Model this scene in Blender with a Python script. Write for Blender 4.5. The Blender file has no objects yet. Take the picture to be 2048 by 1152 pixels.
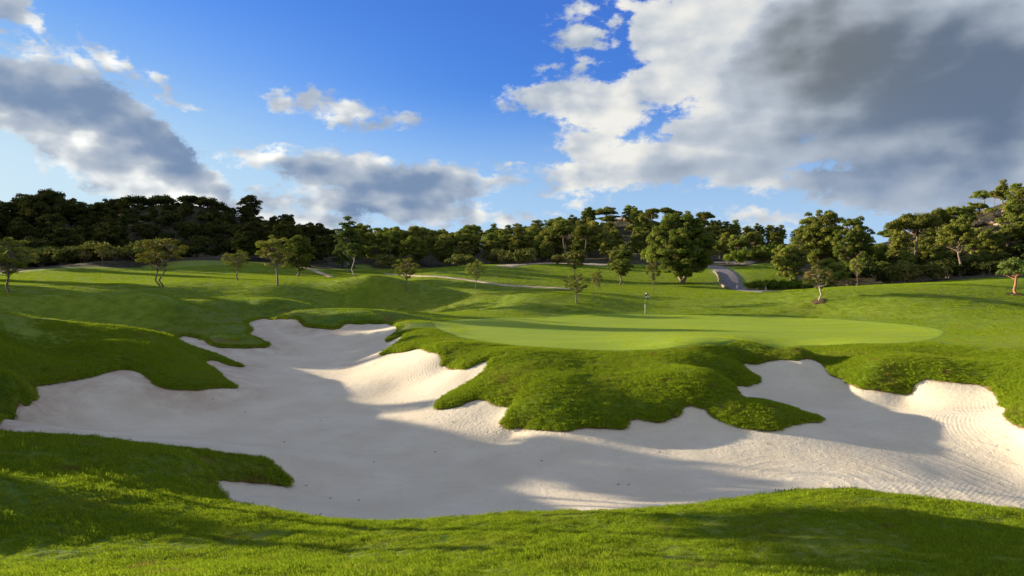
import bpy, math, random
import numpy as np
R = math.radians
rng = np.random.default_rng(7)
random.seed(7)
sc = bpy.context.scene

# ------------------------------------------------------------------ camera
CZ = 7.0                      # eye height above the bunker floor
F = 1400.0                    # focal length in photo pixels (photo 2048 wide)
PITCH = math.atan(46 / F)
cam = bpy.data.cameras.new('camera')
cam.sensor_width = 36.0
cam.lens = 36.0 * F / 2048.0
cam.clip_start = 0.1
cam.clip_end = 20000
camo = bpy.data.objects.new('camera', cam)
sc.collection.objects.link(camo)
camo.location = (0, 0, CZ)
camo.rotation_euler = (math.pi / 2 - PITCH, 0, 0)
sc.camera = camo

# ------------------------------------------------------------------ light
SUN_AZ, SUN_EL = R(-69), R(9.8)     # azimuth measured from +Y towards +X
sd = bpy.data.lights.new('sun', 'SUN')
sd.energy = 4.4
sd.angle = R(0.5)
sd.color = (1.0, 0.83, 0.60)
so = bpy.data.objects.new('sun', sd)
sc.collection.objects.link(so)
so.rotation_euler = (math.pi / 2 - SUN_EL, 0, math.pi - SUN_AZ)
so.location = (-200, 60, 80)
sc.view_settings.view_transform = 'Standard'
sc.view_settings.look = 'None'
sc.view_settings.gamma = 1.0
EXPO = 1.65
sc.view_settings.exposure = EXPO

# ------------------------------------------------------------------ node helpers
class NT:
    def __init__(s, tree):
        s.t = tree; s.n = tree.nodes; s.l = tree.links
    def new(s, kind, **kw):
        nd = s.n.new(kind)
        for k, v in kw.items(): setattr(nd, k, v)
        return nd
    def put(s, sock, v):
        if v is None: return
        if isinstance(v, bpy.types.NodeSocket): s.l.new(v, sock)
        elif isinstance(v, bpy.types.Node): s.l.new(v.outputs[0], sock)
        else:
            try: sock.default_value = v
            except TypeError: sock.default_value = (v, v, v)
    def math(s, op, a, b=None, c=None, clamp=False):
        nd = s.new('ShaderNodeMath', operation=op, use_clamp=clamp)
        for i, v in enumerate((a, b, c)):
            if v is not None: s.put(nd.inputs[i], v)
        return nd.outputs[0]
    def vm(s, op, a, b=None, scale=None):
        nd = s.new('ShaderNodeVectorMath', operation=op)
        s.put(nd.inputs[0], a)
        if b is not None: s.put(nd.inputs[1], b)
        if scale is not None: s.put(nd.inputs['Scale'], scale)
        return nd.outputs['Value'] if op in ('LENGTH', 'DOT_PRODUCT', 'DISTANCE') else nd.outputs[0]
    def comb(s, x, y, z=0.0):
        nd = s.new('ShaderNodeCombineXYZ')
        s.put(nd.inputs[0], x); s.put(nd.inputs[1], y); s.put(nd.inputs[2], z)
        return nd.outputs[0]
    def sep(s, v):
        nd = s.new('ShaderNodeSeparateXYZ'); s.put(nd.inputs[0], v)
        return nd.outputs
    def noise(s, vec, scale, detail=3, rough=0.5, lac=2.0, dist=0.0, col=False, dim='3D'):
        nd = s.new('ShaderNodeTexNoise', noise_dimensions=dim)
        s.put(nd.inputs['Vector'], vec); nd.inputs['Scale'].default_value = scale
        nd.inputs['Detail'].default_value = detail; nd.inputs['Roughness'].default_value = rough
        nd.inputs['Lacunarity'].default_value = lac; nd.inputs['Distortion'].default_value = dist
        return nd.outputs['Color' if col else 0]
    def ss(s, v, a, b, lo=0.0, hi=1.0):
        nd = s.new('ShaderNodeMapRange', interpolation_type='SMOOTHSTEP')
        s.put(nd.inputs[0], v); s.put(nd.inputs[1], a); s.put(nd.inputs[2], b)
        s.put(nd.inputs[3], lo); s.put(nd.inputs[4], hi)
        return nd.outputs[0]
    def mix(s, f, a, b, mode='MIX'):
        nd = s.new('ShaderNodeMix', data_type='RGBA', blend_type=mode)
        s.put(nd.inputs[0], f)
        s.put(nd.inputs[6], a if not isinstance(a, tuple) else (*a[:3], 1))
        s.put(nd.inputs[7], b if not isinstance(b, tuple) else (*b[:3], 1))
        return nd.outputs[2]
    def attr(s, name):
        nd = s.new('ShaderNodeAttribute', attribute_name=name)
        return nd.outputs['Fac']
    def bump(s, h, strength, dist, normal=None):
        nd = s.new('ShaderNodeBump')
        s.put(nd.inputs['Height'], h); nd.inputs['Strength'].default_value = strength
        nd.inputs['Distance'].default_value = dist
        if normal is not None: s.put(nd.inputs['Normal'], normal)
        return nd.outputs[0]

def material(name):
    m = bpy.data.materials.new(name); m.use_nodes = True
    m.node_tree.nodes.clear()
    return m, NT(m.node_tree)
def surf(nt, shader):
    o = nt.new('ShaderNodeOutputMaterial'); nt.l.new(shader, o.inputs[0])
def principled(nt, col, rough=0.9, normal=None, spec=0.2):
    p = nt.new('ShaderNodeBsdfPrincipled')
    nt.put(p.inputs['Base Color'], col if not isinstance(col, tuple) else (*col[:3], 1))
    nt.put(p.inputs['Roughness'], rough); p.inputs['Specular IOR Level'].default_value = spec
    if normal is not None: nt.put(p.inputs['Normal'], normal)
    return p.outputs[0]
# ------------------------------------------------------------------ sky with clouds
world = bpy.data.worlds.new('World'); sc.world = world; world.use_nodes = True
W = NT(world.node_tree); W.n.clear()
tc = W.new('ShaderNodeTexCoord').outputs['Generated']
X, Y, Z = W.sep(tc)
az = W.math('MULTIPLY', W.math('ARCTAN2', X, Y), 180 / math.pi)
el = W.math('MULTIPLY', W.math('ARCSINE', Z), 180 / math.pi)
P0 = W.comb(az, el)
# billowing edges: two octave bands of warping of the direction
elc = W.math('MAXIMUM', el, -2.0)
# anisotropic coordinate: finer vertically near the horizon, as flat cloud layers look
Q = W.comb(W.math('MULTIPLY', az, 0.09), W.math('MULTIPLY', elc, 0.15))
w1 = W.vm('SUBTRACT', W.noise(Q, 1.1, 2, 0.5, col=True, dim='2D'), (0.5, 0.5, 0.5))
w2 = W.vm('SUBTRACT', W.noise(Q, 5.0, 4, 0.62, col=True, dim='2D'), (0.5, 0.5, 0.5))
PW = W.vm('ADD', P0, W.vm('ADD', W.vm('MULTIPLY', w1, (3.6, 2.2, 0)), W.vm('MULTIPLY', w2, (2.3, 1.6, 0))))
def px_dir(px, py):
    a = math.atan2(px - 1024, F); e = math.atan2(530 - py, math.hypot(px - 1024, F))
    return math.degrees(a), math.degrees(e)
def blobs(lst, P):
    out = None
    for (px, py, rx, ry, rot) in lst:
        a, e = px_dir(px, py)
        a2, _ = px_dir(px + rx, py); a1, _ = px_dir(px - rx, py)
        _, e2 = px_dir(px, py - ry); _, e1 = px_dir(px, py + ry)
        mp = W.new('ShaderNodeMapping', vector_type='TEXTURE')
        W.put(mp.inputs['Vector'], P)
        mp.inputs['Location'].default_value = (a, e, 0)
        mp.inputs['Rotation'].default_value = (0, 0, -R(rot))
        mp.inputs['Scale'].default_value = ((a2 - a1) / 2, (e2 - e1) / 2, 1)
        ln = W.vm('LENGTH', mp.outputs[0])
        # distance from the rim in degrees-ish units
        d = W.math('MULTIPLY', W.math('SUBTRACT', 1.0, ln), min((a2 - a1) / 2, (e2 - e1) / 2))
        out = d if out is None else W.math('SMOOTH_MAX', out, d, 0.5)
        # evaluate the puffs one after another (keeps the shader small)
        nd = W.new('ShaderNodeVectorMath', operation='MULTIPLY_ADD')
        W.put(nd.inputs[0], out); nd.inputs[1].default_value = (1e-7, 1e-7, 1e-7); W.put(nd.inputs[2], P)
        P = nd.outputs[0]
    return out
COVER = [  # px, py, rx, ry, clockwise tilt: big left bank
    (20,190,190,75,14),(200,270,215,100,32),(345,345,135,55,30),(150,300,130,40,28),(330,388,130,28,18),
    (40,30,62,32,25),(68,55,28,20,20),(5,80,26,12,0),(103,88,15,9,0),(175,138,42,20,40),(228,125,58,20,30),(268,142,16,14,0),(100,122,60,18,10),(15,115,40,14,10),
    (328,177,30,15,25),(340,195,45,9,8),(160,100,10,5,0),
    # small group in the middle
    (560,203,32,20,0),(625,194,45,22,-10),(700,216,62,24,5),(690,238,55,16,10),(765,246,40,8,0),(803,238,34,12,5),
    # long grey bank in the middle
    (560,325,110,20,0),(680,330,110,24,4),(760,375,210,42,10),(870,365,100,46,0),(820,410,140,42,8),(700,410,110,24,12),
    (985,372,52,16,-10),(1020,365,20,10,0),
    (540,398,48,12,0),(640,415,70,18,10),(945,432,55,20,0),(1030,440,30,14,0),(470,425,110,24,8),(620,442,150,22,0),(540,405,60,24,0),(965,415,22,8,0),
    (1018,337,32,5,10),
    # great right-hand cumulus
    (1500,70,260,120,0),(1850,110,420,200,0),(1310,70,62,70,0),(1245,10,45,22,20),(1400,150,130,70,0),
    (1100,195,85,30,-5),(1190,215,120,48,0),(1300,178,90,38,0),(1200,290,115,50,0),(1140,350,75,34,0),(1300,330,160,52,0),
    (1480,260,150,100,0),(1560,345,240,54,4),(1850,330,340,95,2),(1750,400,180,34,8),(1100,205,80,22,-8),
    (1147,75,42,30,10),(1178,90,34,12,0),(1135,22,36,14,-5),(1092,139,20,9,-25),(1150,140,25,10,-30),(1215,45,14,8,0),
    (1520,437,90,15,0),(1160,398,34,8,-8),(1100,428,22,5,0),(1090,382,25,7,0)]
HOLE = [(1318,243,52,13,-18),(1270,262,26,10,-20),(1366,215,18,10,0),(1640,345,34,7,-8),(1770,443,60,5,0)]
DARK = [(40,165,190,66,17),(230,240,175,74,30),(345,310,120,62,32),(400,360,75,44,25),(260,300,90,30,30),
    (345,203,30,9,0),(690,247,52,12,8),(745,256,30,7,0),(560,215,20,6,0),
    (560,335,115,26,4),(700,365,150,44,8),(860,395,130,56,4),(760,428,125,28,8),(930,380,60,34,0),(985,377,50,16,-10),(470,430,70,10,8),(600,450,120,8,0),
    (1900,190,460,200,0),(1680,130,260,160,-20),(1650,250,240,100,-10),(1860,340,360,115,0),(1500,340,250,48,0),(1350,345,160,34,0),
    (1580,110,170,110,-30),(1290,200,100,24,-5),(1450,275,130,50,10),(1230,335,60,18,0),(1160,398,34,8,-8),(1090,380,25,7,0),(1720,400,240,36,8),(1500,442,60,8,0),(1180,220,60,14,0)]
cov = blobs(COVER, PW)
hole = blobs(HOLE, PW)
cov = W.math('SMOOTH_MIN', cov, W.math('MULTIPLY', hole, -1.0), 0.4)
# scattered cloud over the rest of the dome (outside the photographed sector)
outside = W.math('MAXIMUM', W.ss(W.math('ABSOLUTE', az), 44, 60), W.ss(el, 26, 36))
gen = W.math('MULTIPLY', W.math('SUBTRACT', W.noise(W.vm('MULTIPLY', tc, (1, 1, 2.2)), 2.1, 4, 0.6), 0.465), 30)
cov = W.math('MAXIMUM', cov, W.math('SUBTRACT', W.math('MULTIPLY', gen, outside), W.math('MULTIPLY', W.math('SUBTRACT', 1.0, outside), 4.0)))
nz = W.math('SUBTRACT', W.noise(Q, 9.0, 5, 0.65, dim='2D'), 0.5)
covn = W.math('ADD', cov, W.math('MULTIPLY', nz, 1.5))
alpha = W.ss(covn, -0.22, 0.50)
PD = W.vm('ADD', P0, W.vm('ADD', W.vm('MULTIPLY', w1, (3.6, 2.2, 0)), W.vm('MULTIPLY', w2, (1.3, 0.95, 0))))
drk = blobs(DARK, PD)
drk = W.math('MAXIMUM', drk, W.math('MULTIPLY', outside, 0.1))
drn = W.math('ADD', drk, W.math('MULTIPLY', nz, 0.35))
kk = W.math('ADD', W.ss(az, 2, 8, 1.6, 1.05), W.ss(az, 14, 26, 0.0, 0.22))
dsh = W.math('MULTIPLY', kk, W.math('ADD', W.math('MULTIPLY', W.ss(drn, -1.3, 1.6), 0.55), W.math('MULTIPLY', W.ss(drn, 0.5, 7.5), 0.50)))
# soft relief of the billows, lit from the sun's side (left)
n_a = W.noise(Q, 2.6, 3, 0.42, dim='2D')
n_b = W.noise(W.vm('ADD', Q, (-0.10, 0.08, 0)), 2.6, 3, 0.42, dim='2D')
relief = W.math('MULTIPLY', W.math('SUBTRACT', n_a, n_b), 1.0)
n_c = W.sep(w1)[2]
dsh = W.math('ADD', dsh, W.math('ADD', W.math('MULTIPLY', relief, W.ss(az, 4, 16, -1.3, -0.6)), W.math('MULTIPLY', n_c, -0.6)), clamp=False)
dsh = W.math('MAXIMUM', dsh, 0.0)
# the dark undersides: blue-grey; warmer grey in the middle of the big cloud
far = W.math('MULTIPLY', W.ss(el, 4, 15), W.ss(az, 4, 14))
darkc = W.mix(far, (0.195, 0.285, 0.445), (0.165, 0.190, 0.215))
farr = W.math('MULTIPLY', W.ss(az, 22, 34), W.ss(el, 3, 9))
darkc = W.mix(W.math('MULTIPLY', farr, 0.75), darkc, (0.125, 0.180, 0.280))
lit = W.mix(W.ss(az, -30, 10), (1.15, 1.15, 1.08), (0.88, 0.87, 0.82))
ramp = W.mix(W.ss(dsh, 0.0, 0.55), lit, (0.50, 0.56, 0.64))
ccol = W.mix(W.ss(dsh, 0.34, 1.12), ramp, darkc)
# the clear sky
sky = W.new('ShaderNodeTexSky', sky_type='NISHITA', sun_disc=False)
sky.sun_elevation = SUN_EL; sky.sun_rotation = SUN_AZ
W.put(sky.inputs[0], W.vm('NORMALIZE', W.comb(X, Y, W.math('SMOOTH_MAX', Z, 0.115, 0.08))))
sky.air_density = 1.0; sky.dust_density = 0.4; sky.ozone_density = 2.0; sky.altitude = 100
inv = 2 ** -EXPO
r_, g_, b_ = W.sep(W.vm('SCALE', sky.outputs[0], scale=0.1))
r_ = W.math('MULTIPLY', W.math('POWER', r_, 2.2), 3.5); r_ = W.math('DIVIDE', r_, W.math('MULTIPLY_ADD', r_, 0.5, 1.0))
g_ = W.math('MULTIPLY', W.math('POWER', g_, 1.83), 3.7); g_ = W.math('DIVIDE', g_, W.math('MULTIPLY_ADD', g_, 0.6, 1.0))
r_ = W.math('MULTIPLY_ADD', r_, 1.1, 0.008)
b_ = W.math('SMOOTH_MIN', W.math('MULTIPLY', W.math('POWER', b_, 0.9), 2.05), 0.92, 0.1)
skyd = W.mix(0.22, W.comb(r_, g_, b_), (0.16, 0.38, 0.82))
skyd = W.mix(W.ss(el, 15, 1, 0.0, 0.62), skyd, (0.60, 0.80, 0.93))
skyd = W.mix(W.math('MULTIPLY', W.ss(az, 0, -38), W.ss(el, 22, 6, 0, 0.35)), skyd, (0.80, 0.92, 0.95))
skyc = W.vm('SCALE', skyd, scale=inv)
cl = W.vm('SCALE', ccol, scale=inv)
fin = W.mix(alpha, skyc, cl)
bg = W.new('ShaderNodeBackground'); W.put(bg.inputs[0], fin); bg.inputs[1].default_value = 1.0
wo = W.new('ShaderNodeOutputWorld'); W.l.new(bg.outputs[0], wo.inputs[0])
world.cycles.sampling_method = 'MANUAL'; world.cycles.sample_map_resolution = 256
sc.cycles.max_bounces = 4; sc.cycles.diffuse_bounces = 2; sc.cycles.transparent_max_bounces = 4
# ------------------------------------------------------------------ terrain: surveyed points -> smooth surface
ca, sa = math.cos(PITCH), math.sin(PITCH)
def pix_ray(px, py):
    u, v = px - 1024.0, 576.0 - py
    return (u, F * ca + v * sa, -F * sa + v * ca)
def spot(px, py, D=None, z=None):
    dx, dy, dz = pix_ray(px, py)
    t = D / dy if D is not None else (z - CZ) / dz
    return (dx * t, dy * t, CZ + dz * t)
CP = []
def cz(*a):                      # sight line meets height z
    for (px, py, z) in a: CP.append(spot(px, py, z=z))
def cd(*a):                      # sight line at distance D
    for (px, py, D) in a: CP.append(spot(px, py, D=D))
def ch(*a):                      # hidden ground: bearing of px, distance, height
    for (px, D, z) in a: CP.append(((px - 1024) / F * D, D, z))
# near bank
# unseen ground outside the left edge of the frame, raised to shade the sand
ch((-260,28,4.1),(-300,33,5.7),(-300,38,6.7),(-250,41,6.6),(-120,42,5.4),(-330,42,6.3),(-420,34,6.1),(-420,42,6.0),(-330,48,4.9),(-380,54,4.6),(-380,62,5.0),(-300,24,3.3),(-300,19,3.0),(-600,20,3.3),(-600,12,3.3),(-300,12,3.4),(-300,15,3.3),(-600,34,6.0),(-600,60,5.6))
for px in (-700, -200, 300, 800, 1300, 1800, 2300, 2800):
    ch((px, 4, 4.5), (px, 5.8, 4.05))
cz((-250,1152,2.9),(0,1152,3.0),(500,1152,3.2),(1024,1152,3.4),(1500,1152,3.35),(2048,1152,3.25),(2300,1152,3.2),
   (1024,1090,2.65),(1400,1080,2.7),(1650,1060,2.65),(2048,1090,2.35),(700,1100,2.35),(850,1090,2.5),
   (0,1050,2.75),(0,950,2.45),(-200,960,2.8),(200,950,2.05),(300,1050,2.1),(400,945,1.35),(500,1050,1.75),(150,1000,2.4))
NEAR = [(0,870,2.2),(50,870,2.13),(125,871,2.0),(250,883,1.7),(350,889,1.45),(425,895,1.3),(480,902,1.1),(530,911,0.9),(555,925,0.72),(575,940,0.5),(582,952,0.33),
        (575,961,0.3),(545,962,0.38),(510,961,0.48),(470,957,0.62),(435,956,0.75),(424,960,0.85),(430,970,0.85),(440,985,0.85),(460,1000,0.88),(490,1019,0.92),(530,1029,0.98),
        (590,1040,1.1),(645,1047,1.2),(700,1051,1.3),(750,1050,1.32),(850,1042,1.36),(950,1036,1.4),(1024,1031,1.4),(1074,1025,1.42),(1144,1022,1.42),(1274,1020,1.4),
        (1344,1017,1.4),(1434,1005,1.45),(1504,992,1.5),(1574,986,1.55),(1644,980,1.6),(1674,979,1.6),(1774,990,1.55),(1874,1002,1.48),(1974,1017,1.38),(2048,1025,1.3),(2200,1050,1.2)]
for i in (0,2,3,5,7,9,10,12,14,16,18,20,22,24,26,28,31,33,35,37,39,41,42):
    s_ = spot(NEAR[i][0], NEAR[i][1], z=NEAR[i][2]); CP.append((s_[0], s_[1], s_[2] - (0.20 if i >= 26 or i <= 10 else 0.10)))   # leave room for turf and blades
# bunker floor
cz((-200,850,.7),(0,858,.5),(100,858,.4),(200,862,.25),(425,880,0.02),(600,905,0),(640,960,0.02),(600,1010,.12),(700,1036,.06),(860,1028,0),(1024,1015,0),(1200,1005,0),(1344,1000,0),(1500,975,.02),(1650,963,.05),(1850,985,.08),(2048,1007,.1),
   (800,850,0),(1024,900,0),(1400,930,.05),(1800,935,.12),(600,800,.05),(1024,870,.12),(2048,900,.35),(1300,872,.3),(1700,880,.25),(1200,930,0),(2200,920,.5),
   (780,800,.15),(700,790,.12),(880,840,.28))
# left bank
cz((70,790,1.25),(0,843,1.15),(100,830,.6),(240,740,1.6),(240,790,.8),(330,777,.8),(475,776,.38),(400,800,.2),(140,800,.85),(410,779,.62),(462,765,.55),
   (-150,860,1.6),(185,754,1.5),(120,720,2.0),(60,690,2.6),(0,780,2.0),(0,700,2.9),(0,660,3.5),(200,690,2.65),(200,656,3.1),(100,640,3.55),(0,634,3.9),
   (350,682,1.95),(410,729,.95),(330,725,1.55),(380,755,1.0),(487,734,.6),(440,712,1.05),(450,752,.75),(270,700,2.3))
ch((0,46,3.4),(100,47,3.1),(200,48.5,2.4),(300,50,2.0),(0,51,2.9),(200,53,2.2))
# back-left arm
cz((560,740,.3),(600,700,.7),(700,720,.5),(600,665,1.4),(560,638,2.1),(660,659,1.75),(750,648,2.1),(795,656,2.2),(495,655,1.75),(400,680,1.4),(343,676,1.6),
   (465,696,1.15),(540,688,1.2),(430,707,1.1),(450,678,1.6),(470,655,2.0),(590,628,2.6),(720,632,2.7),(820,650,2.3),(772,681,1.5),(805,674,1.9))
# lit sand flash and green bank
cz((850,700,1.9),(760,712,1.15),(980,723,1.95),(900,740,1.3),(800,770,.45),(700,752,.3),(940,765,1.1),(871,812,.5),(962,799,.88),(1005,855,.32),(950,830,.5),(1017,815,.78),(880,710,1.9),(882,732,1.4),(920,739,1.5),
   (1139,862,.5),(1244,859,.5),(1050,830,.8),(1050,790,1.28),(1100,740,1.88),(1000,760,1.5),(1000,700,2.1),(1100,700,2.15),(920,690,2.05),
   (1250,828,.88),(1250,790,1.3),(1250,740,1.85),(1200,715,2.05),(1381,812,1.1),(1361,831,.8),(1420,702,2.2),(1400,750,2.0),(1450,800,1.25),(1484,856,.55),(1644,839,.35),(1550,830,.85),(1509,794,.7),
   (1454,769,1.0),(1519,760,.95),(1485,727,1.55),(1569,719,1.6),(1646,729,1.6),(1696,767,1.1),(1754,781,1.05),(1819,787,1.0),(1834,765,1.5),(1879,762,1.65),(1969,772,1.6),(1999,810,1.2),(2009,830,1.15),(2048,856,.95),
   (1600,800,.5),(1700,830,.4),(1880,830,.8),(1450,735,1.65),(1750,742,1.85),(1900,722,2.15),(1600,703,2.25),(1750,703,2.28),(1500,700,2.22),(2048,780,1.75),(2048,740,2.2),(2048,690,2.6),(2250,700,2.9),(2250,850,1.6),(2100,860,1.1))
# putting green
cz((1250,697,2.15),(1100,680,2.12),(1250,670,2.12),(1500,690,2.2),(1700,690,2.27),(1870,680,2.35),(1885,663,2.4),(1700,664,2.2),(1500,664,2.15),(1290,630,2.1),(1024,641,2.12),(880,642,2.2),(870,662,2.12),
   (1500,634,2.15),(1650,640,2.2),(1800,652,2.3),(1120,624,2.3),(1400,632,2.12))
# beyond the green and the rolling ground to the left
cd((1950,662,48),(2048,620,60),(2250,600,70),(2250,640,52),(2048,590,67),(2048,562,76),(2250,545,80),(1900,567,75),(1900,590,66),(1900,625,57),(1714,574,80),(1800,569,79),(1800,600,64),(1800,635,58),(1638,603,68),(1638,625,66),
   (1560,583,82),(1640,578,82),(1490,600,74),(1490,622,69.5),(1400,600,76),(1400,622,71),(1290,600,78),(1290,618,73),(1153,608,72),(1200,590,80),(1060,600,74),(1060,585,79),(1120,600,74),
   (985,585,82),(952,582,84),(985,612,75.5),(900,628,71),(880,613,81),(870,592,84.5),(820,575,86),(740,553,88),(690,560,87),(740,575,84.5),(740,600,84.2),(760,614,82.8),(800,628,70),(660,612,80),(640,588,84),(600,597,79),(560,602,72.5),
   (555,572,82),(475,562,88),(470,580,80),(620,575,86),(322,575,76),(250,565,84),(20,590,63),(0,565,80),(100,575,74),(-200,580,66),(-200,600,58),
   (130,592,60.5),(0,599,58),(220,592,61),(290,602,60.5),(340,612,60.5),(130,618,59.2),(130,645,57.6),(0,625,55),(250,645,58),(250,620,59.8),(330,640,59.2),(400,640,60),(400,616,66),(460,608,70),(520,603,72),(480,622,70.6),(550,622,71),(650,625,72),(440,592,76),(360,597,72),(290,588,72),
   (430,655,57),(350,660,54.5),(280,664,53))
ch((130,65,3.3),(220,66,3.4),(740,93,4.9),(760,98,4.2),(560,76,3.1),(1900,80,5.0),(2250,86,5.6),(1060,84,3.5),(980,85,3.5),(860,88,3.9),(560,88,4.8))
# far fairways and the foot of the hills
cd((0,552,95),(200,550,96),(400,553,96),(0,545,103),(100,532,108),(200,524,112),(300,520,118),(400,515,124),(560,528,118),(450,535,110),(300,538,108),(560,552,102),(640,557,98),(850,553,100),(900,556,97),(1000,570,90),(1130,577,88),
   (1000,558,96),(940,548,100),(1100,548,104),(950,531,118),(1060,528,122),(1150,530,120),(1150,555,100),(1250,568,95),(1250,540,112),(1365,566,95),(1420,570,92),(1365,545,108),(1300,530,122),(1470,576,90),(1460,560,97),(1450,540,110),(1437,530,120),
   (1530,580,88),(1580,572,93),(1540,545,105),(1500,525,122),(1650,570,95),(1750,572,92),(1850,560,90),(1912,556,95),(2000,552,95),(2150,545,95),(-250,540,100),(-250,515,120))
ch((400,132,7.9),(200,120,7.0),(950,126,6.2))
# ridges: (photo column, row of the bare ground, distance)
RIDGE = [(-600,380,190),(-300,400,185),(-100,430,180),(50,440,178),(180,432,176),(300,411,176),(390,413,176),(460,427,178),(520,446,180),(600,482,190),(700,498,200),(820,500,215),(950,497,225),(1060,485,225),(1160,466,215),
         (1230,442,205),(1270,437,205),(1320,446,205),(1400,468,210),(1500,486,215),(1620,490,205),(1720,492,195),(1800,478,175),(1880,448,160),(1950,424,152),(2010,405,150),(2080,390,148),(2300,330,150),(2600,300,160)]
cd(*RIDGE)
for (px, py, D) in RIDGE:
    x, y, z = spot(px, py, D=D)
    CP.append((x * 1.35, y * 1.35, z - 6)); CP.append((x * 2.0, y * 2.0, z - 14))
cd((0,500,135),(0,468,155),(200,495,140),(200,455,158),(400,490,145),(400,446,160),(560,505,150),(700,515,155),(850,520,150),(1000,515,155),(1150,510,155),(1260,490,170),(1400,505,160),
   (1600,535,130),(1750,530,130),(1850,520,120),(1950,500,118),(2048,480,115),(1950,465,132),(2048,435,130),(2250,430,120),(-250,480,140),(1260,465,186),(1100,495,180),
   (850,510,180),(600,495,168),(1500,497,185),(1700,505,165))
CP = np.array(CP)
def to_dom(x, y):
    r = np.hypot(x, y)
    return np.arctan2(x, y), np.log(np.maximum(r, 3.5)), r
_a, _t, _r = to_dom(CP[:, 0], CP[:, 1])
_tau = (CZ - CP[:, 2]) / np.maximum(_r, 3.5)
def _k(d2): return 0.5 * d2 * np.log(d2 + 1e-12)
_n = len(CP)
_K = _k((_a[:, None] - _a) ** 2 + (_t[:, None] - _t) ** 2) + np.eye(_n) * 2e-5
_Pm = np.c_[np.ones(_n), _a, _t]
_S = np.linalg.solve(np.block([[_K, _Pm], [_Pm.T, np.zeros((3, 3))]]), np.r_[_tau, 0, 0, 0])
def vnoise(x, y, seed=0):       # smooth value noise in metres, for small undulations
    xi = np.floor(x).astype(np.int64); yi = np.floor(y).astype(np.int64)
    fx = x - xi; fy = y - yi
    fx = fx * fx * (3 - 2 * fx); fy = fy * fy * (3 - 2 * fy)
    def h(i, j):
        v = (i * 374761393 + j * 668265263 + seed * 2147483647) & 0xffffffff
        v = ((v ^ (v >> 13)) * 1274126177) & 0xffffffff
        return ((v ^ (v >> 16)) & 0xffff) / 65535.0 - 0.5
    return (h(xi, yi) * (1 - fx) + h(xi + 1, yi) * fx) * (1 - fy) + (h(xi, yi + 1) * (1 - fx) + h(xi + 1, yi + 1) * fx) * fy
def T(x, y):                    # ground height before lips and sand detail
    x = np.atleast_1d(np.asarray(x, float)); y = np.atleast_1d(np.asarray(y, float))
    a, t, r = to_dom(x, y)
    ac = np.clip(a, -0.92, 0.92)
    rr = np.maximum(r, 3.5)
    tc_ = np.minimum(t, math.log(420.0))
    out = np.empty(len(x))
    for i in range(0, len(x), 20000):
        s = slice(i, i + 20000)
        d2 = (ac[s, None] - _a) ** 2 + (tc_[s, None] - _t) ** 2
        out[s] = _k(d2) @ _S[:_n] + _S[_n] + _S[_n + 1] * ac[s] + _S[_n + 2] * tc_[s]
    z = CZ - rr * out
    # away from the photographed sector level out softly
    side = np.clip((np.abs(a) - 0.9) / 1.2, 0, 1); side = side * side * (3 - 2 * side)
    z = z * (1 - side) + side * (4.0 + 2.2 * vnoise(x / 30, y / 30, 3) * np.clip(r / 30, 0, 1))
    far = np.clip((r - 400) / 500, 0, 1)
    z = z * (1 - far) + 2.0 * far
    near = np.clip((r - 3.5) / 2.0, 0, 1)
    z = 4.5 * (1 - near) + z * near
    hill = np.clip((r - 118) / 30, 0, 1)
    z = z + hill * (1.5 * vnoise(x / 13, y / 13, 5) + 0.8 * vnoise(x / 5, y / 5, 6))
    return z
def hit(px, py, off=0.0, r0=8.0, r1=320.0):   # first meeting of a photo sight line with the ground
    dx, dy, dz = pix_ray(px, py)
    rs = np.exp(np.linspace(math.log(r0), math.log(r1), 700))
    t = rs / math.hypot(dx, dy)
    g = CZ + dz * t - (T(dx * t, dy * t) + off)
    idx = np.where(g < 0)[0]
    if len(idx) == 0: return None
    i = max(idx[0], 1)
    f = g[i - 1] / (g[i - 1] - g[i])
    tt = t[i - 1] + (t[i] - t[i - 1]) * f
    return (dx * tt, dy * tt)

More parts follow.
